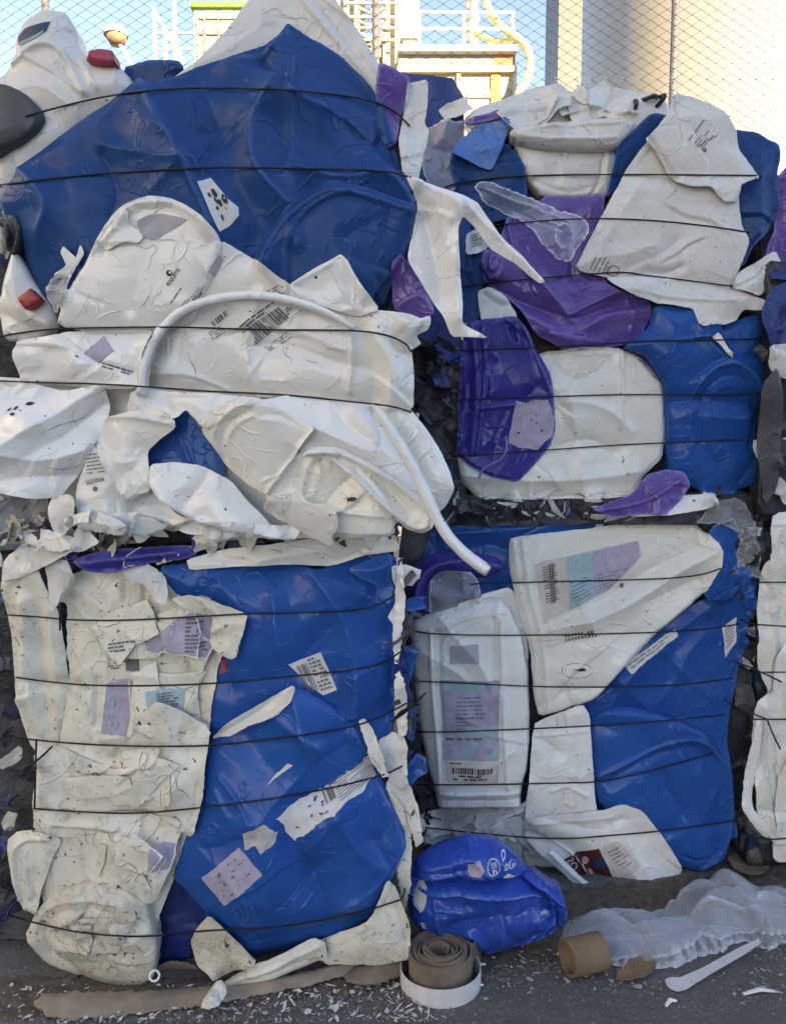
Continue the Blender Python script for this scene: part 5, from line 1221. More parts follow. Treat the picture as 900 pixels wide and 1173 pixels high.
drape_mesh(S_, lb, 'print', [arc(680,1016,6,8,0,340,12), arc(694,1022,6,6,0,340,12), arc(676,998,4,5,0,340,10)], 'peach', d=0.13)
drape_mesh(S_, lb, 'print', [arc(692,999,7,8,0,340,10)], 'inkb', d=0.13) 
drape_mesh(S_, lb, 'printed_letters', text_polys('SO', [(652,998),(660,1009),(668,1004),(660,993)]), 'inkw', d=0.13)
lb = decal(S_, btm, [(690,982),(712,970),(738,1000),(720,1014),(704,1008)], 'pinkp', d=0.13, rnd_=1)
drape_mesh(S_, lb, 'print', lines([(698,985),(714,975),(732,998),(716,1008)], 6, 81, fill=.3), 'inkg', d=0.13)
piece(S_, 'plastic_sheet', [(624,976),(634,974),(660,1000),(700,1034),(694,1038),(655,1012)], 0.15, 'Ws', mode='sheet', crum=0.004, ridges=[([(628,976),(660,1006),(696,1036)],0.010,0.004)], **T('narrow white rim edge along the maroon label','plastic strip'))

# ------------------------------------------------------------------ upper right bale, back to front
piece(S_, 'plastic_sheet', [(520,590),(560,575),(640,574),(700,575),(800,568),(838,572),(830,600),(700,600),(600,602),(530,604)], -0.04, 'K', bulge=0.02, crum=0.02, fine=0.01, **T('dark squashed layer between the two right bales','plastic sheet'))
piece(S_, 'plastic_sheet', [(690,578),(740,572),(820,565),(826,580),(780,588),(720,592)], 0.0, 'W', mode='sheet', curl=0.01, crum=0.012, **T('white scrap edge under the violet folds of the upper right bale','plastic sheet'))
piece(S_, 'torn_wrap', [(790,600),(815,575),(850,570),(868,600),(862,640),(840,650),(845,610),(820,598)], -0.02, 'filmd', mode='sheet', thick=0.001, crum=0.03, fine=0.014, cn=9, **T('smoky film bunched between the right bales','film'))
piece(S_, 'round_lid', [(530,138),(546,124),(580,112),(610,100),(640,94),(652,104),(690,118),(720,132),(730,150),(640,160),(540,152)], -0.02, 'Wg', bulge=0.02, crum=0.014, seed=331, ridges=[([(540,140),(600,128),(650,118)],0.01,0.006)], **T('greyish white film-wrapped lid on top of the upper right bale','lid'))
piece(S_, 'plastic_sheet', [(528,138),(575,124),(640,116),(640,124),(580,134),(540,142)], 0.02, 'P', mode='sheet', crum=0.004, curl=0.004, **T('thin purple strip along the top of the upper right bale','plastic strip'))
piece(S_, 'plastic_sheet', [(655,125),(670,108),(690,92),(698,98),(706,120),(712,140),(680,145)], -0.01, 'Wg', bulge=0.01, crum=0.012, **T('pale grey pointed flap on the upper right bale left of the black handle','plastic sheet'))
layers(S_, bUR, [(482,98),(560,98),(700,90),(770,100),(770,160),(482,160)], 9, 'Wg', (18,42), 38, d=-0.03, curl=0.02, crum=0.014, mats=['Wg','Wg','W','Wg'])
hb = piece(S_, 'crushed_canister', [(690,140),(706,118),(735,104),(755,106),(766,118),(764,140),(740,158),(700,160)], -0.02, 'Wg', bulge=0.02, crum=0.008, **T('white canister top with a black loop handle','canister'))
q = MB(); q.tube([(P(x, y, SR.Y).x, SR.Y - 0.055 - 0.02 * sin(i * 0.5), P(x, y, SR.Y).z) for i, (x, y) in enumerate(smooth_open([(720,134),(719,126),(724,121),(734,124),(742,122),(748,117),(752,119),(750,126),(742,133)],2))], 0.0065, 8); q.out('handle', M['K'], hb, smooth=True)
piece(S_, 'plastic_sheet', [(484,150),(505,142),(530,138),(540,150),(530,185),(522,215),(505,222),(492,215),(484,190)], -0.03, 'filmg', bulge=0.02, crum=0.02, fine=0.008, cn=8, **T('grey crumpled wrap at the top left corner of the upper right bale','film'))
piece(S_, 'drum_wall', [(514,180),(530,160),(580,165),(598,185),(604,215),(602,245),(560,255),(555,300),(548,370),(525,370),(520,300),(524,240)], 0.0, 'Bu', bulge=0.02, crum=0.010, seed=335, ridges=[([(545,330),(536,280),(530,240)],0.008,0.01)], **T('blue drum wall behind the clear film in the upper right bale','drum wall'))
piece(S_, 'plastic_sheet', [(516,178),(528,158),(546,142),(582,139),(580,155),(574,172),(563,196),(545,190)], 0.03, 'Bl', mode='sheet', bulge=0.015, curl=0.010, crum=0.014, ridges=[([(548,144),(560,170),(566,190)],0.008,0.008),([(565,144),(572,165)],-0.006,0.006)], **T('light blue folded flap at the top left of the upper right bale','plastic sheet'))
tub = piece(S_, 'crushed_tub', [(588,160),(640,165),(692,166),(706,172),(700,222),(660,226),(622,226),(604,204)], 0.02, 'Wg', bulge=0.012, bw=0.02, crum=0.006, seed=337, ridges=[([(690,168),(688,205),(678,222)],-0.010,0.005),([(696,168),(694,210)],0.010,0.005),([(606,206),(650,224),(686,210)],-0.006,0.006)], **T('greyish white tub turned on its side at the top of the upper right bale','tub'))
piece(S_, 'rim', [(582,152),(600,146),(640,138),(702,134),(726,140),(722,155),(706,170),(640,170),(595,165)], 0.045, 'Wg', parent=tub, bulge=0.018, bw=0.015, crum=0.004, jag=0.5, ridges=[([(588,158),(640,162),(705,160)],0.010,0.005),([(592,150),(650,145),(715,142)],0.008,0.006)])
piece(S_, 'plastic_sheet', [(696,224),(702,190),(706,168),(724,150),(742,134),(770,136),(740,175),(712,212)], 0.035, 'Bu', bulge=0.015, crum=0.006, **T('dark blue strip between the tub and the big torn white panel','plastic sheet'))
piece(S_, 'plastic_sheet', [(886,205),(900,190),(930,190),(930,300),(876,300),(880,280),(888,262)], -0.02, 'P', bulge=0.02, crum=0.012, **T('purple sheet at the right picture edge','plastic sheet'))
piece(S_, 'plastic_sheet', [(842,146),(868,149),(892,164),(894,182),(888,205),(893,236),(880,264),(862,282),(852,305),(838,305),(838,240),(850,200)], 0.02, 'Bu', bulge=0.02, crum=0.014, cn=8, seed=341, ridges=[([(868,270),(866,230),(872,180)],0.012,0.008),([(880,262),(864,272),(852,300)],-0.008,0.006)], **T('dusty blue sheet gathered by wire at the upper right','plastic sheet'))
pur = piece(S_, 'plastic_sheet', [(552,320),(556,296),(572,276),(580,248),(600,242),(616,232),(625,222),(662,224),(694,220),(690,250),(676,290),(700,330),(748,344),(746,362),(738,380),(712,396),(650,402),(612,384),(592,350),(572,334)], 0.045, 'P', bulge=0.03, bw=0.04, crum=0.012, cn=7, seed=345,
      ridges=[([(560,325),(600,348),(640,362),(660,366),(700,350),(744,348)],-0.018,0.008),([(615,320),(635,345),(648,362)],0.020,0.008),([(648,362),(690,342),(715,330)],0.014,0.007),([(670,375),(700,358),(740,355)],0.014,0.008),([(600,360),(640,388),(690,392)],0.012,0.008),([(720,345),(726,365),(722,380)],0.008,0.005),([(580,250),(590,300),(615,325)],0.012,0.007)],
      **T('large purple sheet with sagging folds in the middle of the upper right bale','plastic sheet'))
piece(S_, 'rolled_end', [(550,300),(554,286),(566,284),(576,292),(578,308),(572,318),(560,318)], 0.085, 'P', parent=pur, bulge=0.012, bw=0.012, crum=0, ridges=[(arc(564,301,8,13,0,300),-0.014,0.004),(arc(564,301,4,8,0,300),0.010,0.003)])
wp = piece(S_, 'plastic_sheet', [(546,334),(560,328),(578,338),(592,360),(590,372),(552,372)], 0.04, 'W', bulge=0.012, crum=0.006, **T('white corner piece left of the purple sagging folds','plastic sheet'))
lb = piece(S_, 'torn_label', [(534,268),(545,262),(560,262),(562,280),(548,290),(534,292)], 0.05, 'paper', mode='sheet', curl=0.008, crum=0.008, jag=0.8, **T('crumpled white paper label behind the pointed tentacle','paper label'))
drape_mesh(S_, lb, 'print', lines([(538,268),(556,264),(558,278),(540,286)], 5, 91, fill=.4), 'inkg', d=0.05)
piece(S_, 'clear_film', [(545,212),(556,203),(580,212),(610,224),(640,240),(662,250),(672,262),(664,284),(650,302),(636,300),(620,285),(608,262),(580,240),(555,228)], 0.07, 'film', mode='sheet', thick=0.001, bulge=0.03, crum=0.024, fine=0.012, cn=9, seed=349,
      ridges=[([(550,212),(600,232),(650,258)],0.014,0.006),([(556,222),(600,245),(640,268)],-0.012,0.006),(arc(642,275,10,14,0,340),0.016,0.004)], **T('twisted clear film stretched over the purple sheet','film'))
# violet box and glossy white container
piece(S_, 'crushed_container', [(524,520),(540,500),(600,420),(622,402),(668,399),(706,397),(730,406),(748,420),(761,442),(764,500),(760,524),(738,546),(726,567),(690,571),(600,572),(548,571),(528,552)], 0.03, 'Wc', bulge=0.04, bw=0.04, er=0.016, ed=0.016, crum=0.010, cn=5, seed=351, skirt=0.1,
      ridges=[([(532,545),(600,552),(690,548),(730,540)],0.014,0.010),([(665,560),(664,520),(650,450)],0.010,0.008),([(712,402),(712,450),(710,490)],0.012,0.007),([(640,510),(680,500),(700,520)],-0.014,0.014),([(690,420),(660,440),(640,420)],-0.010,0.012),([(640,560),(620,530)],0.008,0.008),([(605,550),(606,568)],0.008,0.005)],
      **T('glossy white crushed container in the middle of the upper right bale','container'))
cw = [o for o in COL.objects if o.name.startswith('crushed_container')][-1]
lb = decal(S_, cw, [(733,410),(757,403),(760,420),(765,438),(752,432)], 'lilac', d=0.06)
drape_mesh(S_, lb, 'print', lines([(738,411),(757,406),(761,426),(748,428)], 6, 95, fill=.3), 'inkg', d=0.06)
pb = piece(S_, 'crushed_container', [(523,520),(526,470),(528,400),(534,368),(560,364),(592,362),(602,374),(616,402),(632,430),(637,490),(630,512),(610,534),(592,553),(560,546),(536,532)], 0.06, 'Pb', bulge=0.02, bw=0.025, er=0.012, ed=0.012, crum=0.010, cn=6, seed=353, skirt=0.1,
      ridges=[([(540,372),(548,440),(540,520)],0.012,0.005),([(534,380),(540,440),(532,510)],-0.010,0.005),([(552,372),(556,420),(552,468)],0.010,0.006),([(548,468),(600,462),(625,455)],0.012,0.006),([(600,375),(622,430),(630,450)],0.012,0.006),([(585,378),(590,390)],-0.014,0.006,'g'),([(552,475),(545,520)],0.010,0.005),([(580,470),(560,520)],-0.008,0.006)],
      **T('squashed violet box with a torn silver label in the upper right bale','container'))
lb = decal(S_, pb, [(584,508),(588,480),(592,458),(606,462),(612,458),(630,458),(637,480),(636,498),(618,516),(596,512)], 'lilac', d=0.08, jag=0.8)
drape_mesh(S_, lb, 'print', blotches([(586,505),(592,460),(636,460),(634,505)], 7, 97, (.02,.05)), 'ink', d=0.08)
q = MB(); q.tube([(P(x, y, SR.Y - 0.1).x, SR.Y - 0.11, P(x, y, SR.Y - 0.1).z) for x, y in smooth_open([(548,548),(551,538),(560,532),(574,526),(580,514),(578,500)],2)], 0.0035, 6); q.out('cord', M['P'], pb, smooth=True)
bl = piece(S_, 'crushed_drum', [(712,397),(742,376),(748,350),(790,350),(800,362),(830,372),(868,358),(874,380),(876,405),(885,428),(882,452),(868,472),(870,500),(880,520),(882,542),(868,556),(832,567),(800,562),(768,544),(764,500),(762,445),(738,408)], 0.045, 'B', bulge=0.035, bw=0.04, crum=0.014, cn=6, seed=357, skirt=0.1,
      ridges=[([(790,352),(795,380),(820,410),(850,425),(868,450)],0.014,0.008),([(868,470),(850,462),(800,458),(764,462)],-0.012,0.010),(smooth_open(arc(830,480,45,62,150,400),0),0.010,0.006),(arc(830,480,34,50,150,400),-0.008,0.006),(arc(828,480,24,38,160,300),0.006,0.005),([(770,392),(800,388)],0.008,0.006)],
      **T('crushed blue drum with concentric end rings in the upper right bale','drum'))
piece(S_, 'torn_flap', [(792,388),(806,376),(818,366),(826,372),(832,388),(840,408),(828,396),(818,386),(806,386)], 0.105, 'B', parent=bl, mode='sheet', curl=0.012, crum=0.006)
piece(S_, 'white_flake', [(815,384),(824,380),(832,394),(840,410),(830,402)], 0.11, 'Ws', parent=bl, mode='sheet', curl=0.006, crum=0.004, jag=1.0)
piece(S_, 'white_flake', [(862,506),(872,502),(876,512),(874,524),(866,526)], 0.10, 'Ws', parent=bl, mode='sheet', crum=0.004, jag=0.8)
piece(S_, 'plastic_sheet', [(674,582),(700,574),(724,566),(742,545),(764,538),(786,540),(792,556),(778,576),(758,590),(730,588),(700,592)], 0.055, 'P', bulge=0.02, bw=0.02, crum=0.014, cn=8, ridges=[([(680,584),(740,575),(780,550)],0.014,0.006),([(740,548),(752,570),(750,588)],0.010,0.006),([(690,580),(740,568)],-0.010,0.005)], **T('violet gathered sheet hanging below the glossy white container','plastic sheet'))
# torn white panel
low = piece(S_, 'torn_sheet', [(658,308),(676,272),(700,226),(722,186),(745,156),(766,150),(846,180),(846,235),(850,258),(858,275),(850,300),(840,328),(780,322),(735,317),(700,318)], 0.075, 'Wg', bulge=0.02, bw=0.03, crum=0.008, cn=4, seed=361, skirt=0.05,
      ridges=[([(676,300),(700,262),(735,205)],0.006,0.008),([(700,252),(760,254),(856,270)],0.006,0.012),([(690,262),(686,310)],0.003,0.004)], **T('big tilted greyish white panel in the upper right bale','panel'))
piece(S_, 'torn_sheet', [(736,162),(752,146),(764,130),(768,110),(792,110),(812,118),(832,126),(845,148),(848,168),(860,184),(873,200),(860,206),(848,211),(848,222),(842,230),(830,231),(820,222),(812,213),(790,214),(770,205),(755,180)], 0.105, 'Wg', mode='sheet', curl=0.006, crum=0.008, jag=0.6, seed=363, thick=0.005,
      ridges=[([(742,160),(758,180),(776,206)],-0.022,0.004),([(770,112),(775,135),(782,165)],-0.010,0.003)], **T('jagged white sheet with a crack over the tilted panel','panel'))
tp = [o for o in COL.objects if o.name.startswith('torn_sheet')][-1]
drape_mesh(S_, tp, 'print', [[(790,158),(808,134),(809,135),(791,159)],[(800,165),(826,150),(826,151),(800,166)]] + lines([(796,162),(812,142),(824,152),(808,172)], 4, 98, fill=.35) + [arc(811,168,2.5,2.5,0,330,8)], 'inkg', d=0.11)
drape_mesh(S_, low, 'print', lines([(676,306),(684,288),(712,296),(704,314)], 5, 99, fill=.3) + [[a_, b_, c_, d_] for a_, b_, c_, d_ in zip(arc(706,307,8,6,0,360,18), arc(706,307,8,6,20,380,18), arc(706,307,7,5,20,380,18), arc(706,307,7,5,0,360,18))], 'inkg', d=0.09)
piece(S_, 'plastic_sheet', [(690,318),(735,316),(790,318),(840,326),(862,338),(884,350),(868,356),(852,354),(844,366),(828,372),(800,374),(792,352),(760,348),(725,338)], 0.095, 'Wg', mode='sheet', curl=0.006, crum=0.010, jag=0.6, seed=365, ridges=[([(720,330),(780,342),(840,344)],0.008,0.006)], **T('long torn white flap below the tilted panel','plastic sheet'))
piece(S_, 'plastic_sheet', [(838,328),(846,312),(866,300),(892,284),(902,300),(884,322),(868,340),(852,334)], 0.10, 'Wg', mode='sheet', curl=0.008, crum=0.012, seed=367, ridges=[([(842,330),(866,318),(876,308)],-0.012,0.005)], **T('bent white triangle at the right end of the torn flap','plastic sheet'))

# ------------------------------------------------------------------ the stack at the right picture edge
S_ = SF
piece(S_, 'black_film_fill', [(872,300),(930,300),(930,590),(866,590),(878,480)], -0.05, 'K', bulge=0.02, crum=0.03, cn=10, fine=0.01, **T('dark film hanging at the right picture edge','film'))
layers(S_, bFU, [(866,290),(930,290),(930,590),(862,590)], 20, 'W', (9,24), 39, d=-0.02, curl=0.02, crum=0.014, mats=['K','Kg','Bd','Wg','Pb'])
piece(S_, 'plastic_sheet', [(870,362),(884,330),(930,310),(930,400),(884,400)], 0.0, 'Bd', bulge=0.02, crum=0.012, **T('dark blue scrap at the right picture edge below the white triangle','plastic sheet'))
piece(S_, 'plastic_sheet', [(876,396),(930,392),(930,440),(890,430),(880,420)], 0.02, 'Wg', mode='sheet', crum=0.008, **T('pale grey scrap at the right picture edge beside the ringed blue drum','plastic sheet'))
piece(S_, 'plastic_sheet', [(868,440),(886,420),(896,470),(896,560),(880,580),(870,520)], -0.01, 'Kg', bulge=0.02, crum=0.02, **T('dark grey folded sheet at the right picture edge','plastic sheet'))
fr = [([(884,588),(930,586),(930,700),(892,700),(882,645),(880,606)],'W','white squared tub end on top of the cut-off bale',[([(884,600),(930,598)],0.010,0.005),([(893,606),(897,650),(902,700)],0.014,0.006),([(904,606),(906,690)],-0.014,0.006)]),
      ([(873,650),(884,632),(894,640),(903,700),(905,790),(880,800),(866,760),(866,715)],'Wc','creased tall white container below the squared tub end',[([(880,640),(884,700),(878,790)],0.022,0.006),([(890,642),(895,700),(892,790)],-0.020,0.005),([(899,680),(901,780)],0.012,0.004)]),
      ([(884,760),(905,720),(930,700),(930,880),(905,900),(888,860)],'Ws','shiny white folded wall right of the black film',[([(900,740),(896,800),(905,880)],0.022,0.007),([(912,730),(908,800),(916,880)],-0.020,0.006)]),
      ([(862,850),(868,806),(882,790),(896,800),(906,880),(904,965),(884,966),(866,930)],'W','white canister side near the foot of the cut-off bale',[([(876,810),(874,880),(886,955)],0.022,0.006),([(888,815),(890,880),(896,950)],-0.018,0.006)]),
      ([(892,880),(912,850),(930,850),(930,992),(888,990),(884,960)],'Wc','cream scrap at the foot of the cut-off bale',[([(904,880),(902,980)],0.018,0.006),([(916,870),(914,985)],-0.014,0.006)]),
      ([(850,925),(856,880),(866,822),(872,826),(866,884),(862,926),(880,946),(888,960),(876,962),(858,940)],'Ws','thin white strip curling in front of the cut-off bale',[])]
for i, (pl, mt, lab, rg) in enumerate(fr):
    piece(S_, 'crushed_container' if i < 5 else 'plastic_strip', pl, 0.01 + 0.010 * i, mt, mode='sheet', bulge=0.02, crum=0.010, seed=400 + i, ridges=rg, jag=0.8, **T(lab, 'container' if i < 5 else 'plastic strip'))

# ------------------------------------------------------------------ baling wires: taut over the high points
def wire(st, parent, pts, r, side=(0.35, 0.35)):
    p = resample(smooth_open(pts, 2), 3.0, closed=False)
    W = np.array([xz(P(x, y, st.Y - 0.12)) for x, y in p])
    # fit the depth so that the wire still passes where it is seen
    for _ in range(3):
        hh_ = st.sample(W[:, 0], W[:, 1])
        W = np.array([xz(P(x, y, st.Y - h_)) for (x, y), h_ in zip(p, hh_)])
    hs = np.max([st.sample(W[:, 0] + dx, W[:, 1] + dz) for dx in (-0.003, 0, 0.003) for dz in (-0.003, 0, 0.003)], axis=0) + r * 0.7
    y = hs.copy()
    for _ in range(60):
        z = y.copy(); z[1:-1] = np.maximum(hs[1:-1], (y[:-2] + y[2:]) / 2); y = z
    y = np.maximum(hs, 0.6 * y + 0.4 * hs)
    y = np.convolve(np.pad(y, 2, mode='edge'), np.ones(5) / 5, 'valid'); y = np.maximum(y, hs - 0.0005)
    # keep the wire on its line of sight at its true depth
    W = np.array([xz(P(x, yy, st.Y - h_)) for (x, yy), h_ in zip(p, y)])
    pts3 = [(w[0], st.Y - h_, w[1]) for w, h_ in zip(W, y)]
    a, b_ = pts3[0], pts3[-1]
    pts3 = [(a[0] - 0.01, a[1] + side[0], a[2]), (a[0] - 0.008, a[1] + 0.03, a[2])] + pts3 + [(b_[0] + 0.008, b_[1] + 0.03, b_[2]), (b_[0] + 0.01, b_[1] + side[1], b_[2])]
    q = MB(); q.tube(pts3, r, 6); return q.out('baling_wire', M['wire'], parent, smooth=True)
for w in WL1: wire(SL, bUL, w, 0.0021)
for w in WL2: wire(SL, bLL, w, 0.0021)
for w in WR1: wire(SR, bUR, w, 0.0022)
for w in WR2: wire(SR, bLR, w, 0.0022)
for w in WS2: wire(SF, bFR, w, 0.0022)
def loose(parent, pts, r, Y):
    q = MB(); n_ = 0; pp = smooth_open(pts, 2)
    q.tube([P(x, y, Y + 0.012 * sin(i * 0.7)) for i, (x, y) in enumerate(pp)], r, 6); return q.out('wire_end', M['wire'], parent, smooth=True)
loose(bLL, [(448,826),(462,818),(475,806),(487,794)], 0.0026, 1.86); loose(bLL, [(452,822),(466,812),(470,804),(478,801)], 0.0024, 1.85); loose(bLL, [(450,828),(458,814),(470,812),(480,806)], 0.0024, 1.87)
loose(bLL, [(42,848),(41,880),(40,925)], 0.0026, 1.84); loose(bLL, [(42,880),(28,890),(25,882),(45,870),(60,855)], 0.0026, 1.84); loose(bLL, [(22,928),(30,945),(40,950)], 0.0026, 1.85); loose(bLL, [(69,690),(69,722)], 0.0026, 1.85)
loose(bFR, [(840,757),(862,766),(880,774),(894,781)], 0.0027, 2.27); loose(bFR, [(830,803),(855,815),(878,824)], 0.0027, 2.28); loose(bFR, [(878,824),(884,840),(893,858)], 0.0027, 2.27); loose(bFR, [(848,930),(856,950),(880,962)], 0.0027, 2.27)

# ------------------------------------------------------------------ things lying on the ground
SG = Stack(1.98, -0.2, 0.8, -0.15, 0.6)
SG.H[:] = -1.0
bag = piece(SG, 'crushed_drum', [(467,1050),(468,1015),(478,992),(505,978),(538,968),(570,975),(590,990),(606,1008),(628,1024),(646,1040),(650,1052),(640,1074),(610,1092),(570,1098),(520,1097),(485,1084),(470,1066)], 0.0, 'Bb', mode='pillow', gap=None, bulge=0.095, bw=0.045, er=0.02, ed=0.010, crum=0.022, cn=9, seed=501, back=0.9, fine=0.009, auto=3.0, sp=0.0042,
      ridges=[([(468,1028),(490,1014),(520,1008),(560,1008),(600,1012),(645,1042)],-0.050,0.010,'g'),([(480,1024),(510,1014),(560,1016),(610,1026),(646,1046)],0.026,0.007),([(480,1000),(510,990),(545,980),(585,992)],0.018,0.008),([(500,1060),(540,1042),(600,1040),(640,1045)],-0.012,0.012),([(496,1030),(500,1060),(508,1085)],0.014,0.006),([(500,1078),(560,1094),(620,1076),(645,1052)],0.014,0.007),([(535,972),(540,985),(560,1000)],0.012,0.006),([(470,1005),(500,1000),(530,995)],-0.014,0.008),([(625,1030),(636,1050),(630,1075)],0.012,0.006)],
      **T('bright blue crushed drum lying on the asphalt between the stacks','drum','scrap lying on the asphalt'))
lb = decal(SG, bag, [(574,1010),(580,1007),(598,1018),(596,1022),(577,1016)], 'paper', d=0.04)
lb = decal(SG, bag, [(534,996),(548,991),(552,1000),(548,1007),(536,1009)], 'lilac', d=0.04, jag=0.6)
lb = decal(SG, bag, [(468,1034),(480,1030),(489,1034),(488,1048),(482,1060),(474,1056)], 'paper', d=0.06, jag=0.5)
for t_, q_ in (('UN', [(560,993),(566,992),(567,998),(561,999)]), ('n', [(561,1000),(566,999),(567,1004),(562,1005)]), ('DIC', [(573,989),(586,987),(587,993),(574,995)]), ('SGP', [(575,997),(594,997),(594,1003),(575,1003)]), ('E', [(481,1066),(486,1064),(489,1071),(484,1073)])):
    drape_mesh(SG, bag, 'printed_letters', text_polys(t_, q_, 0.03), 'inkw', d=0.04, gap=0.003)
r1 = arc(563,998,7.5,8,0,360,22); r2 = arc(563,998,6.7,7.2,0,360,22)
drape_mesh(SG, bag, 'printed_ring', [[r1[i], r1[i+1], r2[i+1], r2[i]] for i in range(22)], 'inkw', d=0.04, gap=0.003)
bag.location.z += 0.008 - min((bag.matrix_world @ v_.co).z if False else bag.location.z + v_.co.z for v_ in bag.data.vertices)

# cardboard tube
def cyl_tube(name, a, b_, r0, r1_, mat, nseg=40, **k):
    a = Vector(a); b_ = Vector(b_); t = (b_ - a).normalized(); u = t.orthogonal().normalized(); w = t.cross(u)
    vs_ = []; fs_ = []
    rs = np.random.RandomState(5)
    wob = [1 + 0.012 * sin(3 * i * 2 * pi / nseg) for i in range(nseg)]
    for c_, r_ in ((a, r0), (b_, r0), (b_, r1_), (a, r1_)):
        for i in range(nseg): vs_.append(c_ + (u * cos(2 * pi * i / nseg) + w * sin(2 * pi * i / nseg)) * r_ * wob[i])
    for j in range(4):
        for i in range(nseg): fs_.append((j * nseg + i, j * nseg + (i + 1) % nseg, ((j + 1) % 4) * nseg + (i + 1) % nseg, ((j + 1) % 4) * nseg + i))
    o = build(name, vs_, fs_, mat, smooth=True, **k)
    md = o.modifiers.new('es', 'EDGE_SPLIT'); md.split_angle = radians(40)
    return o
g0 = G(655, 1131); 
cyl_tube('cardboard_tube', (g0.x - 0.004, g0.y + 0.045, 0.046), (g0.x + 0.092, g0.y + 0.075, 0.046), 0.046, 0.037, M['card'], label='short brown cardboard tube lying on the asphalt', cat='cardboard tube', group='scrap lying on the asphalt')

# roll of brown paper board, standing on end, with a pale strip coming loose
roll = empty('paper_roll', (G(505, 1150).x, G(505, 1150).y + 0.08, 0), label='coiled roll of brown paper board standing at the foot of the stack', cat='paper roll', group='scrap lying on the asphalt')
cxr, cyr = roll.location.x, roll.location.y
def spiral(name, turns, r0, r1_, h, mat, z0=0.0, a0=0.0, th=0.0035, tail=None, tiltz=0.0):
    pts = []
    n_ = int(turns * 48)
    for i in range(n_ + 1):
        a = a0 + 2 * pi * turns * i / n_; r_ = r0 + (r1_ - r0) * i / n_ + 0.0025 * sin(a * 2.3)
        pts.append((cxr + r_ * cos(a), cyr + r_ * sin(a)))
    if tail: pts += tail
    pts = np.array(pts); t = np.gradient(pts, axis=0); t /= np.linalg.norm(t, axis=1)[:, None] + 1e-9
    nn = np.stack([-t[:, 1], t[:, 0]], 1) * th / 2
    vs_ = []; fs_ = []
    for k_, (p_, o_) in enumerate(zip(pts, nn)):
        zt = z0 + h + 0.006 * sin(k_ * 0.11) + tiltz * (p_[1] - cyr)
        for q_, z_ in ((p_ + o_, z0), (p_ - o_, z0), (p_ - o_, zt), (p_ + o_, zt)): vs_.append((q_[0], q_[1], z_))
    m_ = len(pts)
    for i in range(m_ - 1):
        for j in range(4): fs_.append((i * 4 + j, i * 4 + (j + 1) % 4, (i + 1) * 4 + (j + 1) % 4, (i + 1) * 4 + j))
    fs_ += [(0, 1, 2, 3), (m_ * 4 - 1, m_ * 4 - 2, m_ * 4 - 3, m_ * 4 - 4)]
    return build(name, vs_, fs_, mat, roll, smooth=False)
spiral('coil', 7.2, 0.022, 0.082, 0.085, M['cardd'], z0=0.003, th=0.0055, tail=[(cxr + 0.088, cyr + 0.015), (cxr + 0.10, cyr + 0.05), (cxr + 0.115, cyr + 0.085)], tiltz=-0.05)
spiral('loose_strip', 0.62, 0.096, 0.104, 0.042, M['paper'], z0=0.001, a0=radians(165), th=0.002)

def ground_sheet(name, poly, mat, hfun, thick=0.003, sp=0.008, seed=1, jag=0, **k):
    """a sheet lying on the ground; poly in px on the ground, hfun(x, y, d) gives its height"""
    rs = np.random.RandomState(seed)
    W = resample(chaikin(poly, 1), 4)
    if jag: W = W + rs.uniform(-jag, jag, W.shape)
    W = np.array([G(x, y)[:2] for x, y in W]); W = resample(W, sp * 1.1)
    keep = [0]
    for i in range(1, len(W)):
        if np.hypot(*(W[i] - W[keep[-1]])) > sp * 0.5: keep.append(i)
    W = W[keep]; lo = W.min(0); hi = W.max(0)
    X, Yg = np.meshgrid(np.arange(lo[0], hi[0], sp), np.arange(lo[1], hi[1], sp))
    D, _ = seg_dist(X, Yg, W, True); ok = inside(X, Yg, W) & (D > sp * 0.6)
    al = np.vstack([W, np.stack([X[ok], Yg[ok]], 1)])
    vo, _, fo, _, _, _ = delaunay_2d_cdt([Vector(p_) for p_ in al], [], [list(range(len(W)))], 1, 1e-6)
    vo = np.array([(p_.x, p_.y) for p_ in vo]); D, _ = seg_dist(vo[:, 0], vo[:, 1], W, True)
    h = hfun(vo[:, 0], vo[:, 1], D, rs)
    top = [(a, b_, c_ + thick) for (a, b_), c_ in zip(vo, h)]; bot = [(a, b_, c_) for (a, b_), c_ in zip(vo, h)]
    n_ = len(top); fs_ = [tuple(f) for f in fo]; ed = {}
    for f in fs_:
        for a, b_ in zip(f, f[1:] + f[:1]): ed[(a, b_)] = 1
    bd = [(a, b_) for a, b_ in ed if (b_, a) not in ed]
    allf = fs_ + [tuple(i + n_ for i in reversed(f)) for f in fs_] + [(b_, a, a + n_, b_ + n_) for a, b_ in bd]
    return build(name, top + bot, allf, mat, smooth=thick < 0.002 or thick > 0.004, **k)

def hfilm(x, y, d, rs, k=1.0):
    pk = G(815, 1035); p2 = G(700, 1062)
    b_ = 0.055 * np.exp(-((x - pk.x) / 0.16) ** 2 - ((y - pk.y) / 0.10) ** 2) + 0.05 * np.exp(-((x - p2.x) / 0.10) ** 2 - ((y - p2.y) / 0.07) ** 2) + 0.012
    c_ = 0.034 * facets(x, y, rs, 12, 200) + 0.026 * facets(x * 0.4 + y * 0.3, y - x * 0.3, rs, 26, 300) + 0.020 * facets(x, y * 0.45 + x * 0.2, rs, 60, 500) + 0.010 * facets(x, y, rs, 110, 700)
    return np.maximum(0.004, k * (b_ + np.abs(c_) * 1.9) * (1 - np.exp(-d / 0.025)) + 0.003)
M['cardl'] = flat('tan_paper', (0.36, 0.28, 0.21), 0.9, var=0.2, scale=14, bump=0.5)
GS = 'scrap lying on the asphalt'
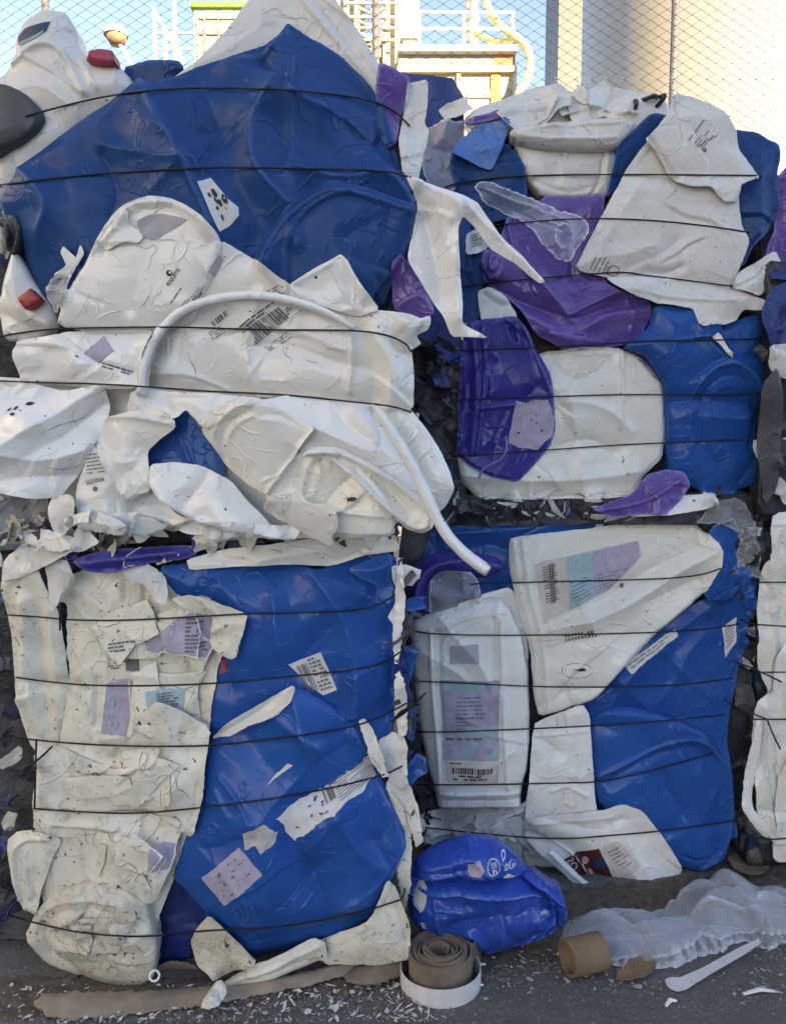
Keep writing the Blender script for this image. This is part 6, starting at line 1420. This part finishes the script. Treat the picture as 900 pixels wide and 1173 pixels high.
ground_sheet('clear_film', [(640,1080),(646,1060),(664,1050),(690,1054),(716,1046),(750,1050),(778,1030),(800,1018),(850,1014),(905,1022),(945,1030),(945,1092),(905,1080),(880,1090),(846,1078),(826,1094),(800,1098),(772,1112),(736,1108),(712,1112),(690,1100),(668,1094)], M['film'], hfilm, thick=0.0008, sp=0.0048, seed=4, jag=2.0, label='big heap of crumpled clear film on the ground below the lower right bale', cat='film', group=GS)
ground_sheet('clear_film', [(646,1080),(660,1056),(700,1052),(730,1066),(772,1052),(810,1056),(800,1082),(760,1100),(720,1096),(690,1106)], M['film'], lambda x, y, d, rs: hfilm(x, y, d, rs, 0.75), thick=0.0008, sp=0.0048, seed=9, jag=2.0, label='smaller clear film crumpled at the left end of the film heap', cat='film', group=GS)
ground_sheet('clear_film', [(780,1060),(800,1036),(850,1030),(900,1040),(930,1060),(900,1074),(850,1068),(820,1080)], M['film'], lambda x, y, d, rs: hfilm(x, y, d, rs, 1.15), thick=0.0008, sp=0.0048, seed=14, jag=2.0, label='peaked clear film at the right of the film heap', cat='film', group=GS)
# white strip, card scraps, long brown strip
def fl(a, b_=0.0, hz=0.002):
    return lambda x, y, d, rs: hz + a * (0.5 + 0.5 * facets(x, y, rs, 6, 30)) + b_ * np.exp(-d / 0.02)
ground_sheet('white_strip', [(760,1122),(784,1124),(866,1085),(872,1092),(800,1128),(780,1140),(764,1134)], M['paper'], lambda x, y, d, rs: 0.004 + 0.022 * np.clip((x - x.min()) / (x.max() - x.min()), 0, 1), thick=0.0025, seed=5, label='long white strip lying on the asphalt in front of the film', cat='strip', group='scrap lying on the asphalt')
ground_sheet('cardboard_scrap', [(700,1124),(722,1106),(742,1100),(752,1108),(742,1124),(716,1130)], M['card'], fl(0.012, 0.006), seed=6, jag=1, label='torn brown cardboard scrap right of the tube', cat='cardboard', group='scrap lying on the asphalt')
ground_sheet('cardboard_scrap', [(830,992),(850,978),(872,984),(884,1000),(868,1014),(840,1012)], M['cardd'], fl(0.03, 0.01), seed=7, jag=1, label='grey brown cardboard scrap behind the film heap', cat='cardboard', group='scrap lying on the asphalt')
ground_sheet('paper_strip', [(35,1156),(60,1146),(150,1140),(240,1132),(330,1122),(400,1110),(412,1114),(380,1130),(320,1138),(250,1152),(150,1166),(60,1172)], M['cardl'], lambda x, y, d, rs: 0.004 + np.maximum(0, 0.016 * (1 - np.exp(-d / 0.02)) + 0.016 * facets(x, y, rs, 22, 220)), thick=0.0045, seed=8, jag=1.6, label='long crumpled brown paper strip along the foot of the lower left bale', cat='paper', group='scrap lying on the asphalt')
ground_sheet('paper_scrap', [(388,1128),(410,1108),(440,1100),(462,1104),(470,1116),(450,1128),(420,1134)], M['cardd'], lambda x, y, d, rs: 0.01 + 0.05 * (1 - np.exp(-d / 0.03)) * (0.5 + 0.5 * facets(x, y, rs, 14, 60)), thick=0.0045, seed=12, jag=1, label='crumpled brown paper clump beside the coiled roll', cat='paper', group='scrap lying on the asphalt')
ground_sheet('plastic_scrap', [(228,1164),(238,1150),(256,1142),(262,1152),(252,1164),(240,1170)], M['Wd'], lambda x, y, d, rs: 0.03 + 0.03 * (1 - np.exp(-d / 0.01)) + 0.012 * facets(x, y, rs, 9, 50), seed=13, jag=0.8, label='crumpled pale scrap on the brown paper strip', cat='plastic scrap', group='scrap lying on the asphalt')
q = MB(); r0 = G(182, 1132); q.tube([(r0.x + 0.012 * cos(2 * pi * i / 16), r0.y - 0.03 + 0.006 * sin(2 * pi * i / 16), 0.055 + 0.010 * sin(2 * pi * i / 16)) for i in range(17)], 0.003, 6); q.out('plastic_ring', M['Ws'], smooth=True, label='tiny white plastic ring on the brown paper strip', cat='ring', group='scrap lying on the asphalt')

# dirt drifted against the bales
M['dirt'] = flat('brown_dirt', (0.15, 0.115, 0.085), 0.95, var=0.3, scale=40, bump=0.8)
for i, pl in enumerate(([(-30,1120),(60,1118),(180,1122),(300,1116),(420,1104),(480,1100),(492,1124),(420,1136),(330,1146),(220,1156),(110,1166),(-30,1172)], [(470,1062),(560,1030),(700,1012),(840,1000),(930,996),(930,1030),(850,1046),(780,1072),(700,1088),(600,1108),(520,1120),(476,1100)])):
    ground_sheet('dirt', pl, M['dirt'], lambda x, y, d, rs: -0.002 + 0.007 * (1 - np.exp(-d / 0.03)) * (0.6 + 0.6 * waves(x, y, rs, 0.05, 7)), thick=0.002, sp=0.008, seed=30 + i, jag=3, label=('brown dirt drifted along the foot of the lower left bale', 'brown dirt drifted along the foot of the lower right bale')[i], cat='dirt', kind='stuff')
# splinters and flakes strewn over the asphalt: too many to count
rr = random.Random(21)
def flakes(name, n_, mat, gen, smin, smax, lab):
    V_ = []; F_ = []
    for _ in range(n_):
        x, y = gen()
        L = smin + (smax - smin) * rr.random() ** 2.2 * rr.choice((1, 1, 1, 1.8)); w = L * rr.choice((0.12, 0.18, 0.3, 0.6)); a = rr.uniform(0, pi); tl = rr.uniform(-0.25, 0.25); z = rr.uniform(0.003, 0.010) + abs(tl) * L * 0.5
        ca, sa = cos(a), sin(a); n0 = len(V_); k_ = rr.randint(4, 6)
        ring = []
        for i in range(k_):
            t = 2 * pi * i / k_ + rr.uniform(-0.3, 0.3); u_ = L * cos(t) * rr.uniform(.6, 1); v_ = w * sin(t) * rr.uniform(.6, 1)
            ring.append((x + u_ * ca - v_ * sa, y + u_ * sa + v_ * ca, z + tl * u_ + 0.15 * v_))
        V_ += ring + [(p_[0], p_[1], p_[2] - 0.0015) for p_ in ring]
        F_.append(tuple(n0 + i for i in range(k_))); F_.append(tuple(n0 + k_ + i for i in reversed(range(k_))))
        for i in range(k_): j = (i + 1) % k_; F_.append((n0 + i, n0 + k_ + i, n0 + k_ + j, n0 + j))
    return build(name, V_, F_, mat, smooth=False, label=lab, cat='litter', kind='stuff')
def near():
    while True:
        px = rr.uniform(-60, 960); py = 1173 + 60 - abs(rr.gauss(0, 1)) * 70
        if px < 470 and py < 1135: continue
        if py < 1040 or (rr.random() < 0.6 and 560 < px and py > 1140): continue
        g = G(px, py); return g.x, g.y
def footL():
    px = rr.uniform(0, 500); g = G(px, rr.uniform(1128, 1172)); return g.x, g.y
def clump():
    cx_, cy_ = rr.choice(((875,1085),(890,1090),(720,1122),(560,1122),(610,1110),(360,1150),(300,1160),(870,1130),(430,1140),(240,1165),(450,1160),(100,1168)))
    g = G(cx_ + rr.gauss(0, 28), min(1172, cy_ + rr.gauss(0, 12))); return g.x, g.y
flakes('plastic_flakes', 520, M['Wg'], near, 0.001, 0.0045, 'white plastic flakes strewn over the asphalt')
flakes('plastic_splinters', 420, M['Wg'], footL, 0.0015, 0.013, 'pale plastic splinters along the foot of the lower left bale')
flakes('paper_crumbs', 520, M['paper_g'], clump, 0.002, 0.010, 'greyish crumbs gathered in clumps on the asphalt')
flakes('dark_crumbs', 900, M['cardd'], clump, 0.002, 0.010, 'dark brown crumbs gathered in clumps on the asphalt')
flakes('blue_flakes', 60, M['B'], near, 0.002, 0.007, 'blue plastic flakes among the white ones on the asphalt')
for i, (x, y, L, a, lab) in enumerate(((540, 1136, 0.035, 0.5, 'white sliver left of the cardboard tube'), (650, 1094, 0.03, 0.2, 'pale chip under the blue drum on the asphalt'), (768, 1152, 0.018, 0.5, 'small white chip below the white strip'), (870, 1140, 0.045, 0.1, 'thin grey sliver at the right picture edge'), (535, 1110, 0.05, 0.2, 'white curled sliver right of the coiled roll'))):
    g = G(x, y); q = MB(); q.tube([(g.x - L * cos(a), g.y - L * sin(a), 0.006), (g.x, g.y + 0.004, 0.012), (g.x + L * cos(a), g.y + L * sin(a), 0.006)], [0.004, 0.006, 0.003], 5)
    q.out('plastic_sliver', M['Ws'], smooth=False, label=lab, cat='plastic sliver', group='scrap lying on the asphalt')

# ------------------------------------------------------------------ slivers and torn bits wedged in the seams of the bales
def bits(st, parent, n_, mat, spots, smin, smax):
    V_ = []; F_ = []
    for _ in range(n_):
        (x0, y0), (x1, y1), spread = rr.choice(spots); t = rr.random()
        px = x0 + (x1 - x0) * t + rr.gauss(0, spread); py = y0 + (y1 - y0) * t + rr.gauss(0, spread)
        w_ = P(px, py, st.Y - 0.03); hh_ = float(st.sample([w_.x], [w_.z])[0])
        c_ = P(px, py, st.Y - min(hh_, 0.06)); c_ = Vector((c_.x, st.Y - min(hh_, 0.06) - rr.uniform(-0.01, 0.015), c_.z))
        u_ = Vector((rr.gauss(0, 1), rr.gauss(0, .6), rr.gauss(0, 1))).normalized(); v_ = u_.orthogonal().normalized()
        v_ = (v_ * cos(rr.uniform(0, 6)) + u_.cross(v_) * sin(rr.uniform(0, 6))).normalized(); n1 = u_.cross(v_)
        L = rr.uniform(smin, smax); w = L * rr.uniform(0.12, 0.5); n0 = len(V_)
        for k_ in range(5):
            s_ = (k_ / 4 - 0.5) * 2; bend = n1 * (rr.uniform(0.1, 0.5) * L * s_ * s_); ww = w * (1 - 0.6 * abs(s_)) * rr.uniform(0.6, 1.2)
            for e_ in (-1, 1):
                for th in (0, 0.002): V_.append(c_ + u_ * L * s_ + v_ * ww * e_ + bend + n1 * th)
        for k_ in range(4):
            a = n0 + k_ * 4; b_ = a + 4
            F_ += [(a, a + 2, b_ + 2, b_), (a + 1, b_ + 1, b_ + 3, a + 3), (a, b_, b_ + 1, a + 1), (a + 2, a + 3, b_ + 3, b_ + 2)]
        F_ += [(n0, n0 + 1, n0 + 3, n0 + 2), (n0 + 16, n0 + 18, n0 + 19, n0 + 17)]
    build('torn_bits', V_, F_, M[mat], parent, smooth=False, kind='stuff')
seamL = [((0,600),(230,640),7),((230,622),(450,615),6),((455,640),(480,960),6),((20,720),(10,1040),8)]
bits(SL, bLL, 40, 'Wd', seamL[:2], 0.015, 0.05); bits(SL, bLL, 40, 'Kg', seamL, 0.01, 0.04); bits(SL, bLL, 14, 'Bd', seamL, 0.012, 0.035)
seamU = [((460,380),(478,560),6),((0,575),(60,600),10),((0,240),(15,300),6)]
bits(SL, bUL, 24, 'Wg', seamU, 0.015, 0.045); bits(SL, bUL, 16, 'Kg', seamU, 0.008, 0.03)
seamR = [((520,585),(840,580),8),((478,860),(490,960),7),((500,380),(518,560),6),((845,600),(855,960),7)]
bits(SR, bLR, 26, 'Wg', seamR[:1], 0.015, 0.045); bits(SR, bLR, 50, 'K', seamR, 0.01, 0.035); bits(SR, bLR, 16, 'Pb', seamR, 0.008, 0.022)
